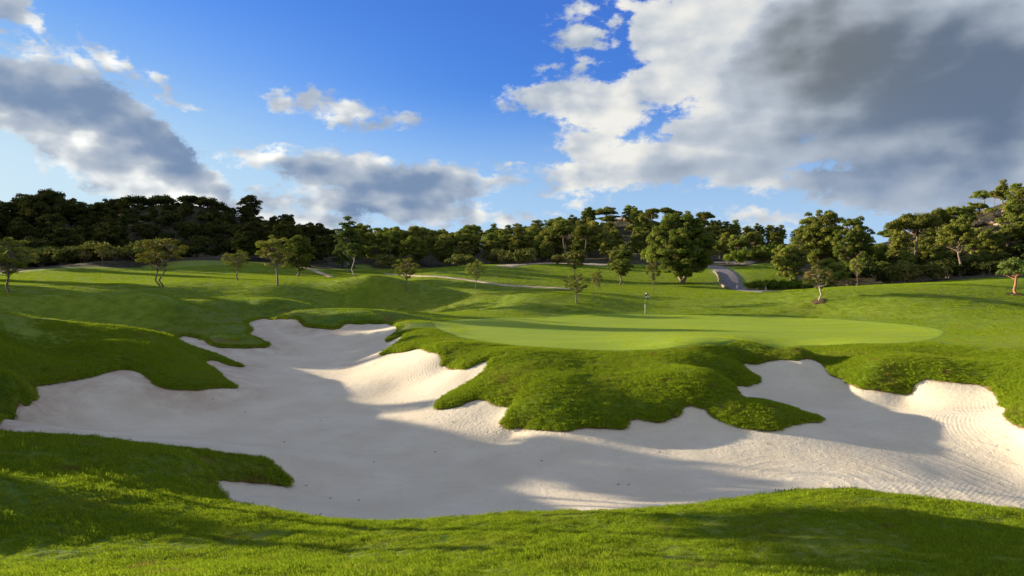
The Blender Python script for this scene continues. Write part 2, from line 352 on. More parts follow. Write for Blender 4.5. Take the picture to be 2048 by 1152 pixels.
# ------------------------------------------------------------------ outlines of sand and putting green
UP = [(-260,880),(-120,868),(0,843),(30,831),(60,812),(72,797),(70,775),(95,769),(140,762),(185,754),(215,745),(240,740),(265,741),(285,749),(300,759),(310,770),(330,777),(370,780),(410,779),(445,776),(475,776),
(462,765),(442,750),(430,738),(410,729),(417,721),(435,722),(460,731),(487,734),(475,725),(450,714),(430,707),(405,700),(380,690),(360,682),(343,676),(360,674),(385,675),(400,680),(415,687),(435,694),(465,696),(500,696),(530,695),(540,690),
(532,682),(515,675),(495,669),(505,661),(495,649),(510,641),(530,637),(560,638),(590,638),(600,645),(607,652),(630,656),(660,659),(680,656),(690,649),(720,648),(750,648),(780,649),(795,656),(792,661),(780,670),(772,680),(777,684),(795,676),
(805,671),(806,677),(785,692),(770,702),(760,712),(780,707),(810,704),(835,698),(847,699),(855,704),(880,710),(882,722),(882,732),(895,734),(920,739),(935,737),(955,729),(972,722),(980,723),(970,740),(957,752),(940,765),(915,776),(895,787),
(877,800),(871,812),(874,819),(895,817),(920,812),(940,802),(962,799),(975,801),(985,809),(1017,815),(1015,825),(1002,840),(1000,850),(1010,857),
(1039,857),(1074,860),(1109,863),(1139,862),(1164,857),(1194,856),(1244,859),(1254,850),(1259,841),(1279,838),(1294,843),(1324,844),(1344,837),(1361,831),(1366,817),(1381,812),(1399,816),(1414,823),(1429,837),(1454,847),(1484,856),
(1524,861),(1554,861),(1574,854),(1609,847),(1639,845),(1644,839),(1619,827),(1584,815),(1544,804),(1509,794),(1479,785),(1454,769),(1474,771),(1496,773),(1504,768),(1519,766),(1519,756),(1509,747),(1494,736),(1485,727),(1514,728),
(1539,722),(1569,719),(1599,721),(1634,723),(1646,729),(1654,740),(1661,751),(1684,757),(1696,767),(1719,777),(1754,781),(1789,786),(1819,787),(1826,777),(1834,765),(1854,759),(1879,762),(1914,766),(1944,769),(1969,772),(1984,782),
(1996,792),(1999,810),(2016,822),(2009,830),(2016,842),(2034,852),(2048,856),(2120,872),(2220,905)]
def in_poly(px, py, poly):
    poly = np.asarray(poly); c = np.zeros(len(px), bool)
    x1, y1 = poly[:, 0], poly[:, 1]; x2, y2 = np.roll(x1, -1), np.roll(y1, -1)
    for a, b, c_, d in zip(x1, y1, x2, y2):
        if b == d: continue
        m = ((b > py) != (d > py))
        m[m] &= px[m] < (c_ - a) * (py[m] - b) / (d - b) + a
        c ^= m
    return c
LIP = 0.14
_full = np.array(UP + [(x, y) for (x, y, _) in NEAR[::-1]], float)
BUNK = []
for (px, py) in UP:
    below_sand = in_poly(np.array([float(px)]), np.array([py + 2.5]), _full)[0]
    above_sand = in_poly(np.array([float(px)]), np.array([py - 2.5]), _full)[0]
    off = LIP * 0.8 if (above_sand and not below_sand) else 0.0
    BUNK.append(hit(px, py, off))
BUNK = [b for b in BUNK if b is not None]
for (px, py, z) in NEAR[::-1]:
    s = spot(px, py, z=z + LIP * 0.0)
    BUNK.append((s[0], s[1]))
s = spot(-200, 872, z=2.4); BUNK.append((s[0] * 1.0, s[1])) 
GREEN = [(872,652),(900,643),(960,639),(1024,637),(1150,632),(1290,630),(1400,631),(1500,633),(1600,637),(1700,642),(1800,650),(1860,657),(1885,664),(1880,673),(1850,682),(1800,688),(1700,691),(1600,692),(1500,692),(1420,695),(1330,700),(1250,702),(1170,701),(1100,697),(1040,693),(980,688),(930,679),(890,667)]
GREEN = [hit(px, py) for (px, py) in GREEN]
GREEN = [g for g in GREEN if g is not None]
def smooth_poly(p, k):
    p = np.asarray(p, float); out = []
    n = len(p)
    for i in range(n):
        p0, p1, p2, p3 = p[i - 1], p[i], p[(i + 1) % n], p[(i + 2) % n]
        for j in range(k):
            t = j / k
            out.append(0.5 * ((2 * p1) + (-p0 + p2) * t + (2 * p0 - 5 * p1 + 4 * p2 - p3) * t * t + (-p0 + 3 * p1 - 3 * p2 + p3) * t ** 3))
    return np.array(out)
BUNK_S = smooth_poly(BUNK, 3)
GREEN_S = smooth_poly(GREEN, 3)
def sdf(x, y, poly, reach=9.0):       # signed distance, positive outside, clipped at +-reach
    out = np.full(len(x), reach)
    lo, hi = poly.min(0) - reach, poly.max(0) + reach
    box = np.where((x > lo[0]) & (x < hi[0]) & (y > lo[1]) & (y < hi[1]))[0]
    if len(box) == 0: return out
    bx, by = x[box], y[box]
    ins = in_poly(bx, by, poly)
    d = np.full(len(box), reach ** 2)
    a = poly; b = np.roll(poly, -1, 0)
    cell = 3.0
    ci = np.floor(bx / cell).astype(int); cj = np.floor(by / cell).astype(int)
    key = ci * 100000 + cj
    order = np.argsort(key, kind='stable'); ks = key[order]
    cuts = np.r_[0, np.where(np.diff(ks))[0] + 1, len(ks)]
    for s, e in zip(cuts[:-1], cuts[1:]):
        idx = order[s:e]
        x0, y0 = ci[idx[0]] * cell, cj[idx[0]] * cell
        m = (np.minimum(a[:, 0], b[:, 0]) < x0 + cell + reach) & (np.maximum(a[:, 0], b[:, 0]) > x0 - reach) & \
            (np.minimum(a[:, 1], b[:, 1]) < y0 + cell + reach) & (np.maximum(a[:, 1], b[:, 1]) > y0 - reach)
        if not m.any(): continue
        A, B = a[m], b[m]
        ab = B - A; L = (ab ** 2).sum(1) + 1e-12
        qx = bx[idx][:, None]; qy = by[idx][:, None]
        t = np.clip(((qx - A[:, 0]) * ab[:, 0] + (qy - A[:, 1]) * ab[:, 1]) / L, 0, 1)
        dd = (qx - A[:, 0] - t * ab[:, 0]) ** 2 + (qy - A[:, 1] - t * ab[:, 1]) ** 2
        d[idx] = np.minimum(d[idx], dd.min(1))
    d = np.sqrt(d)
    out[box] = np.where(ins, -d, d)
    return out
def sst(x, a, b):
    t = np.clip((x - a) / (b - a), 0, 1); return t * t * (3 - 2 * t)
def grass_z(x, y, z, sb, sg=None):             # turf: stands proud of the sand, rounded lip; dives under it inside
    lip = (LIP * (0.25 + 0.75 * sst(sb, -0.02, 0.30)) + 0.10 * sst(sb, 0.1, 1.1)) * (1 - 0.75 * sst(sb, 1.5, 5.5))
    rag = 0.07 * vnoise(x * 4.5, y * 4.5, 14) * np.clip(1.6 - np.hypot(x, y) / 14, 0, 1) + 0.02 * vnoise(x * 3, y * 3, 11) + (0.065 * vnoise(x * 1.5, y * 1.5, 12) + 0.08 * vnoise(x * 0.6, y * 0.6, 13)) * np.where(np.hypot(x, y) < 21, 1.0, 0.55)
    if sg is None: sg = sdf(np.ravel(x), np.ravel(y), GREEN_S, 4.0).reshape(np.shape(x))
    rag = rag * (0.04 + 0.96 * sst(sg, 0.0, 1.8))
    lip = np.where(sb < 0, lip + sb * 2.4, lip)
    return z + lip + rag * sst(sb, -0.1, 0.15) * (1 - 0.55 * sst(sb, 5, 9)) * np.clip(1.2 - np.hypot(x, y) / 80, 0.1, 1)
def mesh_grid(name, Xg, Yg, Zg, keep=None, attrs={}, mat=None):
    nr, nc = Xg.shape
    idx = np.arange(nr * nc).reshape(nr, nc)
    q = np.stack([idx[:-1, :-1], idx[:-1, 1:], idx[1:, 1:], idx[1:, :-1]], -1).reshape(-1, 4)
    if keep is not None:
        k = keep[:-1, :-1] | keep[:-1, 1:] | keep[1:, 1:] | keep[1:, :-1]
        q = q[k.ravel()]
    used = np.zeros(nr * nc, bool); used[q.ravel()] = True
    remap = np.cumsum(used) - 1; q = remap[q]
    co = np.stack([Xg, Yg, Zg], -1).reshape(-1, 3)[used]
    me = bpy.data.meshes.new(name)
    me.vertices.add(len(co)); me.vertices.foreach_set('co', co.astype(np.float32).ravel())
    me.loops.add(len(q) * 4); me.loops.foreach_set('vertex_index', q[:, ::-1].astype(np.int32).ravel())
    me.polygons.add(len(q)); me.polygons.foreach_set('loop_start', np.arange(0, len(q) * 4, 4, dtype=np.int32))
    me.polygons.foreach_set('use_smooth', np.ones(len(q), bool))
    for k_, v in attrs.items():
        at = me.attributes.new(k_, 'FLOAT', 'POINT'); at.data.foreach_set('value', v.ravel()[used].astype(np.float32))
    me.update(calc_edges=True)
    if mat: me.materials.append(mat)
    o = bpy.data.objects.new(name, me); sc.collection.objects.link(o)
    return o
QUICK = False
COLS, RAT = (500, 1.010) if QUICK else (1100, 1.0055)
az_f = np.linspace(-0.80, 0.80, COLS)
az_c = np.linspace(0.80, 2 * math.pi - 0.80, 90)[1:]
azs = np.r_[az_f, az_c]
rs = [0.6, 1.5, 2.5, 3.2]
while rs[-1] < 135: rs.append(rs[-1] * RAT if rs[-1] > 6 else rs[-1] * 1.02)
while rs[-1] < 480: rs.append(rs[-1] * 1.012)
while rs[-1] < 9000: rs.append(rs[-1] * 1.12)
rs = np.array(rs)
Rg, Ag = np.meshgrid(rs, azs, indexing='ij')
Xg, Yg = Rg * np.sin(Ag), Rg * np.cos(Ag)
Zb = T(Xg.ravel(), Yg.ravel()).reshape(Xg.shape)
SB = sdf(Xg.ravel(), Yg.ravel(), BUNK_S, 9.0).reshape(Xg.shape)
SG = sdf(Xg.ravel(), Yg.ravel(), GREEN_S, 4.0).reshape(Xg.shape)
Zg = grass_z(Xg, Yg, Zb, SB, SG)
# ------------------------------------------------------------------ ground materials
def mat_turf():
    m, n = material('turf')
    pos = n.new('ShaderNodeNewGeometry').outputs['Position']
    sg, hill, sb = n.attr('sg'), n.attr('hill'), n.attr('sb')
    big = n.noise(pos, 0.12, 3, 0.5)
    mid = n.noise(pos, 0.9, 4, 0.6)
    fine = n.noise(n.vm('MULTIPLY', pos, (1, 1, 1)), 9.0, 5, 0.7)
    rough = n.mix(n.ss(mid, 0.35, 0.68), (0.060, 0.115, 0.008), (0.120, 0.175, 0.012))  # rough base colour darkened so gaps between the blades read as shade
    rough = n.mix(n.ss(big, 0.42, 0.72, 0.0, 0.55), rough, (0.150, 0.165, 0.022))
    rough = n.mix(n.ss(fine, 0.50, 0.75, 0.0, 0.5), rough, (0.035, 0.062, 0.008))
    brown = n.math('MULTIPLY', n.ss(n.noise(pos, 0.55, 4, 0.6), 0.54, 0.70), n.ss(sb, 4.5, 1.5))
    rough = n.mix(n.math('MULTIPLY', brown, 0.75), rough, (0.15, 0.085, 0.025))
    fair = n.mix(n.ss(mid, 0.3, 0.7), (0.125, 0.190, 0.012), (0.185, 0.235, 0.018))
    fair = n.mix(n.ss(big, 0.5, 0.7, 0, 0.5), fair, (0.17, 0.19, 0.025))
    dist = n.math('MULTIPLY', n.ss(sb, 5.0, 8.5), 0.9)
    col = n.mix(dist, rough, fair)
    # mown collar and putting surface
    ed = n.math('ADD', sg, n.math('MULTIPLY', n.math('SUBTRACT', n.noise(pos, 2.0, 3), 0.5), 0.25))
    col = n.mix(n.ss(ed, 2.0, 1.7, 0, 0.5), col, (0.105, 0.195, 0.018))
    grn = n.mix(n.ss(n.noise(n.vm('MULTIPLY', pos, (0.35, 1.3, 1)), 0.5, 3), 0.3, 0.7), (0.200, 0.290, 0.016), (0.240, 0.320, 0.022))
    ong = n.ss(ed, 0.12, -0.05)
    col = n.mix(ong, col, grn)
    # scrubby hillsides
    h1 = n.noise(pos, 0.25, 5, 0.7); h2 = n.noise(pos, 1.1, 4, 0.7)
    scrub = n.mix(n.ss(h1, 0.40, 0.60), (0.022, 0.028, 0.010), (0.065, 0.058, 0.026))
    scrub = n.mix(n.ss(h2, 0.48, 0.70), scrub, (0.13, 0.095, 0.058))
    hh = n.math('ADD', hill, n.math('MULTIPLY', n.math('SUBTRACT', n.noise(pos, 0.15, 4), 0.5), 0.5))
    col = n.mix(n.ss(hh, 0.45, 0.55), col, scrub)
    # bare earth right at the sand's edge
    col = n.mix(n.ss(sb, 0.07, -0.02), col, (0.13, 0.065, 0.03))
    hsum = n.math('ADD', n.math('MULTIPLY', fine, 0.6), n.math('MULTIPLY', n.noise(pos, 34.0, 3, 0.7), 0.4))
    notg = n.math('SUBTRACT', 1.0, n.math('MULTIPLY', ong, 0.93))
    h = n.math('MULTIPLY', hsum, notg)
    nrm = n.bump(h, 0.55, 0.05)
    nrm = n.bump(n.math('MULTIPLY', n.ss(hh, 0.45, 0.6), h2), 1.0, 1.1, nrm)
    surf(n, principled(n, col, 0.85, nrm, 0.15))
    return m
def mat_sand():
    m, n = material('sand')
    pos = n.new('ShaderNodeNewGeometry').outputs['Position']
    sb = n.attr('sb')
    a = n.noise(pos, 0.35, 4, 0.6); b = n.noise(n.vm('MULTIPLY', pos, (1, 2.2, 1)), 2.3, 5, 0.7)
    col = n.mix(n.ss(a, 0.3, 0.7), (0.53, 0.470, 0.355), (0.60, 0.542, 0.425))
    col = n.mix(n.ss(b, 0.52, 0.78, 0, 0.55), col, (0.38, 0.34, 0.29))
    px = n.sep(pos)[0]
    red = n.math('MULTIPLY', n.math('MULTIPLY', n.ss(sb, -3.4, -0.2), n.ss(px, -9, -16)), n.ss(n.noise(pos, 0.8, 4, 0.65), 0.3, 0.65))
    col = n.mix(n.math('MULTIPLY', red, 0.55), col, (0.36, 0.24, 0.18))
    # earth creeping in at the very rim
    rim = n.math('MULTIPLY', n.ss(sb, -0.16, -0.01), n.ss(n.noise(pos, 3.0, 3), 0.42, 0.60))
    col = n.mix(n.math('MULTIPLY', rim, 0.8), col, (0.30, 0.17, 0.10))
    # rake furrows following the shape of the hazard, plus round sweeps on the right
    wob = n.math('MULTIPLY', n.noise(pos, 0.5, 3), 9.0)
    fur = n.math('SINE', n.math('ADD', n.math('MULTIPLY', sb, 42.0), wob))
    def arcs(cx, cy, k):
        r = n.vm('LENGTH', n.vm('MULTIPLY', n.vm('SUBTRACT', pos, (cx, cy, 0)), (1, 1, 0)))
        return n.math('SINE', n.math('ADD', n.math('MULTIPLY', r, k), n.math('MULTIPLY', wob, 0.3)))
    arc = n.math('POWER', n.math('ABSOLUTE', arcs(9.5, 22.0, 5.2)), 6.0)
    arcm = n.math('MULTIPLY', n.ss(px, 7.0, 9.0), n.ss(n.noise(pos, 0.6, 2), 0.42, 0.55))
    h = n.math('ADD', n.math('MULTIPLY', n.math('MULTIPLY', fur, n.ss(n.noise(pos, 0.45, 3), 0.38, 0.66)), 0.07), n.math('MULTIPLY', n.noise(pos, 5.0, 5, 0.65), 1.0))
    h = n.math('ADD', h, n.math('MULTIPLY', n.math('MULTIPLY', arc, arcm), 0.35))
    h = n.math('ADD', h, n.math('MULTIPLY', n.noise(pos, 24.0, 2), 0.3))
    # scuffs and old footprints in patches
    vo = n.new('ShaderNodeTexVoronoi'); n.put(vo.inputs['Vector'], n.vm('ADD', pos, n.vm('SCALE', n.noise(pos, 1.5, 2, col=True), scale=0.6))); vo.inputs['Scale'].default_value = 2.6
    pit = n.math('MULTIPLY', n.ss(vo.outputs['Distance'], 0.22, 0.06), n.ss(n.noise(pos, 0.22, 3), 0.50, 0.60))
    h = n.math('SUBTRACT', h, n.math('MULTIPLY', pit, 0.5))
    nrm = n.bump(h, 0.55, 0.055)
    surf(n, principled(n, col, 0.95, nrm, 0.1))
    return m
def hill_mask(Rg, Ag, Xg, Yg):
    HILL = sst(Rg + 14 * vnoise(Xg / 9, Yg / 9, 21), 112, 136)
    # on the right the scrub begins nearer, behind the last mown crest
    HILL = np.maximum(HILL, sst(Rg + 3 * vnoise(Xg / 4, Yg / 4, 22), 95, 101) * sst(np.where(Yg > 0, Xg, -99) - Yg * 0.40, -2, 3) * (Yg > 0))
    return np.where(Yg > 0, HILL, sst(Rg, 60, 90))
HILL = hill_mask(Rg, Ag, Xg, Yg)
ground = mesh_grid('ground', Xg, Yg, Zg, keep=(SB > -0.55), attrs={'sb': SB, 'sg': SG, 'hill': HILL}, mat=mat_turf())
ground['kind'] = 'structure'
_c = (Rg < 110) & (np.abs(Ag) < 0.81) & (SB < 0.45)
Zs = Zb + 0.015 * vnoise(Xg * 1.5, Yg * 1.5, 31) + 0.03 * vnoise(Xg * .5, Yg * .5, 32)
Zs = np.where(SB > 0.02, Zs - (SB - 0.02) * 0.8, Zs)
sandob = mesh_grid('bunker_sand', Xg, Yg, Zs, keep=_c, attrs={'sb': SB}, mat=mat_sand())
sandob['kind'] = 'structure'
# ------------------------------------------------------------------ helpers for things
def link(o, parent=None):
    sc.collection.objects.link(o)
    if parent is not None: o.parent = parent
    return o
def tag(o, label=None, cat=None, group=None, kind=None):
    if label: o['label'] = label
    if cat: o['category'] = cat
    if group: o['group'] = group
    if kind: o['kind'] = kind
    return o
def empty(name, loc, rz=0.0, s=1.0):
    o = bpy.data.objects.new(name, None); o.empty_display_size = 0.3
    sc.collection.objects.link(o)
    o.location = loc; o.rotation_euler = (0, 0, rz)
    o.scale = (s, s, s) if not isinstance(s, tuple) else s
    return o
def np_mesh(name, V, Fc, mat, smooth=False, attrs={}):
    """V (n,3); Fc (m,k) faces of equal size"""
    me = bpy.data.meshes.new(name)
    V = np.asarray(V, np.float32); Fc = np.asarray(Fc, np.int32)
    me.vertices.add(len(V)); me.vertices.foreach_set('co', V.ravel())
    k = Fc.shape[1]
    me.loops.add(Fc.size); me.loops.foreach_set('vertex_index', Fc.ravel())
    me.polygons.add(len(Fc)); me.polygons.foreach_set('loop_start', np.arange(0, Fc.size, k, dtype=np.int32))
    me.polygons.foreach_set('use_smooth', np.full(len(Fc), smooth, bool))
    for n_, v in attrs.items():
        at = me.attributes.new(n_, 'FLOAT', 'POINT'); at.data.foreach_set('value', np.asarray(v, np.float32))
    me.update(calc_edges=True)
    if mat: me.materials.append(mat)
    return me
def tubes(chains, seg=6):
    """chains: list of (points (n,3), radii (n)) -> V, quads"""
    VV, FF, base = [], [], 0
    for pts, rad in chains:
        pts = np.asarray(pts, float); n = len(pts)
        tan = np.gradient(pts, axis=0); tan /= np.linalg.norm(tan, axis=1)[:, None] + 1e-9
        up = np.where(np.abs(tan[:, 2:3]) > 0.9, np.array([[1., 0, 0]]), np.array([[0, 0, 1.]]))
        u = np.cross(tan, up); u /= np.linalg.norm(u, axis=1)[:, None] + 1e-9
        v = np.cross(tan, u)
        ang = np.linspace(0, 2 * math.pi, seg, endpoint=False)
        ring = pts[:, None] + np.asarray(rad)[:, None, None] * (u[:, None] * np.cos(ang)[None, :, None] + v[:, None] * np.sin(ang)[None, :, None])
        VV.append(ring.reshape(-1, 3))
        idx = base + np.arange(n * seg).reshape(n, seg)
        nx = np.roll(idx, -1, axis=1)
        FF.append(np.stack([idx[:-1], nx[:-1], nx[1:], idx[1:]], -1).reshape(-1, 4))
        base += n * seg
    return np.concatenate(VV), np.concatenate(FF)

# ------------------------------------------------------------------ foliage materials
def mat_leaf(name, c1, c2, c3, trans=0.25):
    m, n = material(name)
    tci = n.new('ShaderNodeTexCoord').outputs['Object']
    oi = n.new('ShaderNodeObjectInfo').outputs['Random']
    t = n.attr('tint')
    col = n.mix(n.ss(t, 0.0, 1.0), c1, c2)
    col = n.mix(n.ss(n.noise(tci, 0.9, 2), 0.48, 0.66, 0, 0.8), col, c3)
    hs = n.new('ShaderNodeHueSaturation'); n.put(hs.inputs['Color'], col)
    n.put(hs.inputs['Hue'], n.math('MULTIPLY_ADD', oi, 0.030, 0.487))
    n.put(hs.inputs['Value'], n.math('MULTIPLY_ADD', n.math('FRACT', n.math('MULTIPLY', oi, 7.31)), 0.6, 0.72))
    d = n.new('ShaderNodeBsdfDiffuse'); n.put(d.inputs[0], hs.outputs[0])
    tr = n.new('ShaderNodeBsdfTranslucent'); n.put(tr.inputs[0], hs.outputs[0])
    mx = n.new('ShaderNodeMixShader'); mx.inputs[0].default_value = trans
    n.l.new(d.outputs[0], mx.inputs[1]); n.l.new(tr.outputs[0], mx.inputs[2])
    surf(n, mx.outputs[0]); return m
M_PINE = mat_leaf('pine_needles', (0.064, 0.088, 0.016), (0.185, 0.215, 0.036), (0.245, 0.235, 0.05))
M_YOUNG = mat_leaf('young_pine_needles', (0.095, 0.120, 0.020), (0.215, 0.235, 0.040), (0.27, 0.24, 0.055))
M_DARK = mat_leaf('dark_foliage', (0.022, 0.030, 0.009), (0.064, 0.076, 0.018), (0.08, 0.082, 0.02), 0.10)  # left hill's backlit shade put into the leaf colour; understory bushes share it
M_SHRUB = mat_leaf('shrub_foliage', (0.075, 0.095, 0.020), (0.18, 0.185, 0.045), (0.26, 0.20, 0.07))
M_FRESH = mat_leaf('fresh_foliage', (0.070, 0.110, 0.014), (0.17, 0.22, 0.026), (0.15, 0.19, 0.03), 0.3)
M_GREENTREE = mat_leaf('broad_leaves', (0.045, 0.080, 0.018), (0.105, 0.150, 0.030), (0.15, 0.18, 0.05), 0.3)
def mat_bark(name, a, b):
    m, n = material(name)
    tci = n.new('ShaderNodeTexCoord').outputs['Object']
    t = n.noise(n.vm('MULTIPLY', tci, (1, 1, 0.25)), 9.0, 4, 0.7)
    surf(n, principled(n, n.mix(n.ss(t, 0.35, 0.65), a, b), 0.9, n.bump(t, 0.8, 0.04)))
    return m
M_BARK = mat_bark('grey_brown_bark', (0.10, 0.075, 0.055), (0.26, 0.20, 0.15))
M_PALEBARK = mat_bark('pale_bark', (0.22, 0.19, 0.15), (0.42, 0.37, 0.30))
M_REDBARK = mat_bark('reddish_bark', (0.20, 0.085, 0.045), (0.40, 0.20, 0.12))
M_DARKBARK = mat_bark('dark_bark', (0.04, 0.03, 0.022), (0.09, 0.07, 0.05))  # bark darkened like the backlit left hill; pine litter uses it too

def leaves(r, centres, radii, count, size, flat=0.75, aspect=2.2):
    """leaf faces spread through ellipsoid clumps; returns V, F(tri quads), tint"""
    k = len(centres)
    w = np.asarray(radii) ** 2; w = w / w.sum()
    ci = r.choice(k, size=count, p=w)
    d = r.normal(size=(count, 3)); d /= np.linalg.norm(d, axis=1)[:, None]
    d[:, 2] = np.where(d[:, 2] < -0.35, -d[:, 2] * 0.6, d[:, 2])
    rad = np.asarray(radii)[ci] * (0.45 + 0.60 * r.random(count) ** 0.6)
    pos = np.asarray(centres)[ci] + d * rad[:, None] * np.array([1, 1, flat])
    # leaf plane: mostly facing outwards, jittered
    nrm = d + r.normal(size=(count, 3)) * 0.55; nrm /= np.linalg.norm(nrm, axis=1)[:, None]
    a = np.cross(nrm, r.normal(size=(count, 3))); a /= np.linalg.norm(a, axis=1)[:, None]
    b = np.cross(nrm, a)
    s = size * (0.6 + 0.8 * r.random(count))[:, None]
    a = a * s; b = b * s / aspect * 1.4
    V = np.stack([pos - a, pos - b * 0.9 + a * 0.15, pos + a, pos + b], 1).reshape(-1, 3)
    Fc = np.arange(count * 4).reshape(count, 4)
    ct = r.random(k)
    tint = np.repeat(np.clip(0.55 * ct[ci] + 0.45 * r.random(count), 0, 1), 4)
    return V, Fc, tint

def branch(r, p0, p1, r0, r1, n=5, bow=0.12, sag=0.0):
    p0, p1 = np.asarray(p0, float), np.asarray(p1, float)
    L = np.linalg.norm(p1 - p0)
    t = np.linspace(0, 1, n)[:, None]
    off = r.normal(size=3) * bow * L; off2 = r.normal(size=3) * bow * L * 0.4
    pts = p0 + (p1 - p0) * t + off * np.sin(math.pi * t) + off2 * np.sin(2 * math.pi * t)
    pts[:, 2] += sag * L * np.sin(math.pi * t[:, 0])
    return pts, np.linspace(r0, r1, n)

def build_tree(name, seed, H, crown, trunk_mat, leaf_mat, nclump, nleaf, lsize, trunk_h=0.45, trunk_r=0.12,
               lean=(0, 0), forks=1, clump_r=None, shape='vase', bare=0.0, flat=0.75):
    """returns (trunk_mesh, crown_mesh), unit in metres; crown = (rx, rz, zc) ellipsoid"""
    r = np.random.default_rng(seed)
    rx, rz, zc = crown
    C, RR = [], []
    cr = clump_r or rx * 0.34
    if nclump > 24: cr *= 0.80; nclump = int(nclump * 1.7); nleaf = int(nleaf * 1.6); lsize *= 0.78
    tries = 0
    while len(C) < nclump and tries < nclump * 40:
        tries += 1
        d = r.normal(size=3); d /= np.linalg.norm(d)
        u = r.random() ** (1 / 2.2) * (1.0 if r.random() < 0.8 else 1.12)
        if shape == 'umbrella':
            d[2] = abs(d[2]) * 0.9 - 0.12
        elif shape == 'vase':
            if d[2] < -0.55: d[2] *= -0.6
        p = d * (u if shape != 'full' else r.random() ** (1 / 2.6)) * np.array([rx - cr * 0.7, rx - cr * 0.7, rz - cr * 0.5])
        if shape == 'cone':
            f = np.clip(1.15 - (p[2] / rz + 1) * 0.42, 0.12, 1.1); p[:2] *= f
        p = p + np.array([lean[0], lean[1], zc])
        if C and min(np.linalg.norm(np.array(C) - p, axis=1)) < cr * 0.72: continue
        C.append(p); RR.append(cr * (0.65 + 0.65 * r.random()))
    C = np.array(C)
    V, Fc, ti = leaves(r, C, RR, nleaf, lsize, flat)
    cm = np_mesh(name + '_crown', V, Fc, leaf_mat, False, {'tint': ti})
    # wood
    ch = []
    for k in range(forks):
        ang = 2 * math.pi * k / forks + r.random() * 1.5
        sx, sy = (0.0, 0.0) if forks == 1 else (0.16 * math.cos(ang) * H / 6, 0.16 * math.sin(ang) * H / 6)
        top = np.array([lean[0] * 0.8 + sx * 5, lean[1] * 0.8 + sy * 5, zc + rz * 0.35])
        th = np.array([lean[0] * 0.35 + sx * 2.2, lean[1] * 0.35 + sy * 2.2, trunk_h * H])
        base = np.array([sx, sy, -0.25])
        pts = np.array([base, base * 0.97 + [0, 0, 0.45], base * 0.5 + th * 0.5 + r.normal(size=3) * 0.03 * H * np.array([1, 1, 0]), th, th * 0.55 + top * 0.45 + r.normal(size=3) * 0.02 * H, top])
        rr = np.array([1.35, 1.0, 0.85, 0.72, 0.5, 0.16]) * trunk_r / (1 if forks == 1 else 1.25)
        ch.append((pts, rr))
        mine = C if forks == 1 else C[np.arange(len(C)) % forks == k]
        for c in mine:
            # leave the trunk somewhere below the clump
            t = np.clip((c[2] - th[2]) / max(top[2] - th[2], 0.1) - 0.35, -0.05, 0.85)
            p0 = th + (top - th) * max(t, 0)
            ch.append(branch(r, p0, c, trunk_r * 0.32, trunk_r * 0.08, 5, 0.07))
    V, Fc = tubes(ch, 7)
    tm = np_mesh(name + '_trunk', V, Fc, trunk_mat, True)
    return tm, cm
def plant(name, meshes, loc, rz=0.0, s=1.0, label=None, cat='tree', group=None, names=('trunk', 'crown')):
    e = empty(name, loc, rz, s); tag(e, label, cat, group)
    for nm, me in zip(names, meshes):
        link(bpy.data.objects.new(nm, me), e)
    return e
# ------------------------------------------------------------------ grass blades
def mat_blades(name='grass_blades', ca=(0.130, 0.215, 0.011), cb=(0.325, 0.405, 0.026), smooth=1.0):
    m, n = material(name)
    pos = n.new('ShaderNodeNewGeometry').outputs['Position']
    t = n.attr('tint')
    big = n.noise(pos, 0.35, 3, 0.6); mid = n.noise(pos, 2.2, 3, 0.6)
    c = n.mix(n.ss(t, 0, 1), ca, cb)
    c = n.mix(n.ss(big, 0.5, 0.72, 0, 0.5), c, (0.28, 0.30, 0.04))
    c = n.mix(n.ss(mid, 0.56, 0.72, 0, 0.6 * smooth), c, (0.10, 0.17, 0.012))
    c = n.mix(n.ss(n.noise(pos, 1.1, 3, 0.6), 0.60, 0.74, 0, 0.7 * smooth), c, (0.24, 0.165, 0.055))
    d = n.new('ShaderNodeBsdfDiffuse'); n.put(d.inputs[0], c)
    tr = n.new('ShaderNodeBsdfTranslucent'); n.put(tr.inputs[0], c)
    mx = n.new('ShaderNodeMixShader'); mx.inputs[0].default_value = 0.40
    n.l.new(d.outputs[0], mx.inputs[1]); n.l.new(tr.outputs[0], mx.inputs[2])
    surf(n, mx.outputs[0]); return m
M_BLADE = mat_blades()
M_GREENB = mat_blades('putting_green_blades', (0.31, 0.39, 0.014), (0.41, 0.48, 0.028), 0.0)
def tuft_mesh(name, seed, nb, rad, hgt, wid):
    r = np.random.default_rng(seed)
    a = r.random(nb) * 6.283; q = rad * np.sqrt(r.random(nb))
    base = np.stack([q * np.cos(a), q * np.sin(a), np.full(nb, -0.01)], 1)
    h = hgt * (0.45 + 0.75 * r.random(nb))
    ln = r.normal(size=(nb, 2)) * 0.45
    th = r.random(nb) * 6.283
    wv = np.stack([np.cos(th), np.sin(th), np.zeros(nb)], 1) * wid
    mid = base + np.stack([ln[:, 0] * h * 0.35, ln[:, 1] * h * 0.35, h * 0.6], 1)
    tip = base + np.stack([ln[:, 0] * h, ln[:, 1] * h, h], 1)
    V = np.stack([base - wv, base + wv, mid + wv * 0.75, tip, mid - wv * 0.75], 1).reshape(-1, 3)
    Fc = np.arange(nb * 5).reshape(nb, 5)
    return np_mesh(name, V, Fc, M_BLADE, False, {'tint': np.repeat(r.random(nb), 5)})
def normals_at(x, y, sb):
    e = 0.08
    z0 = grass_z(x, y, T(x, y), sb); zx = T(x + e, y); zy = T(x, y + e); zb = T(x, y)
    n_ = np.stack([-(zx - zb) / e, -(zy - zb) / e, np.ones(len(x))], 1)
    return z0, n_ / np.linalg.norm(n_, axis=1)[:, None]
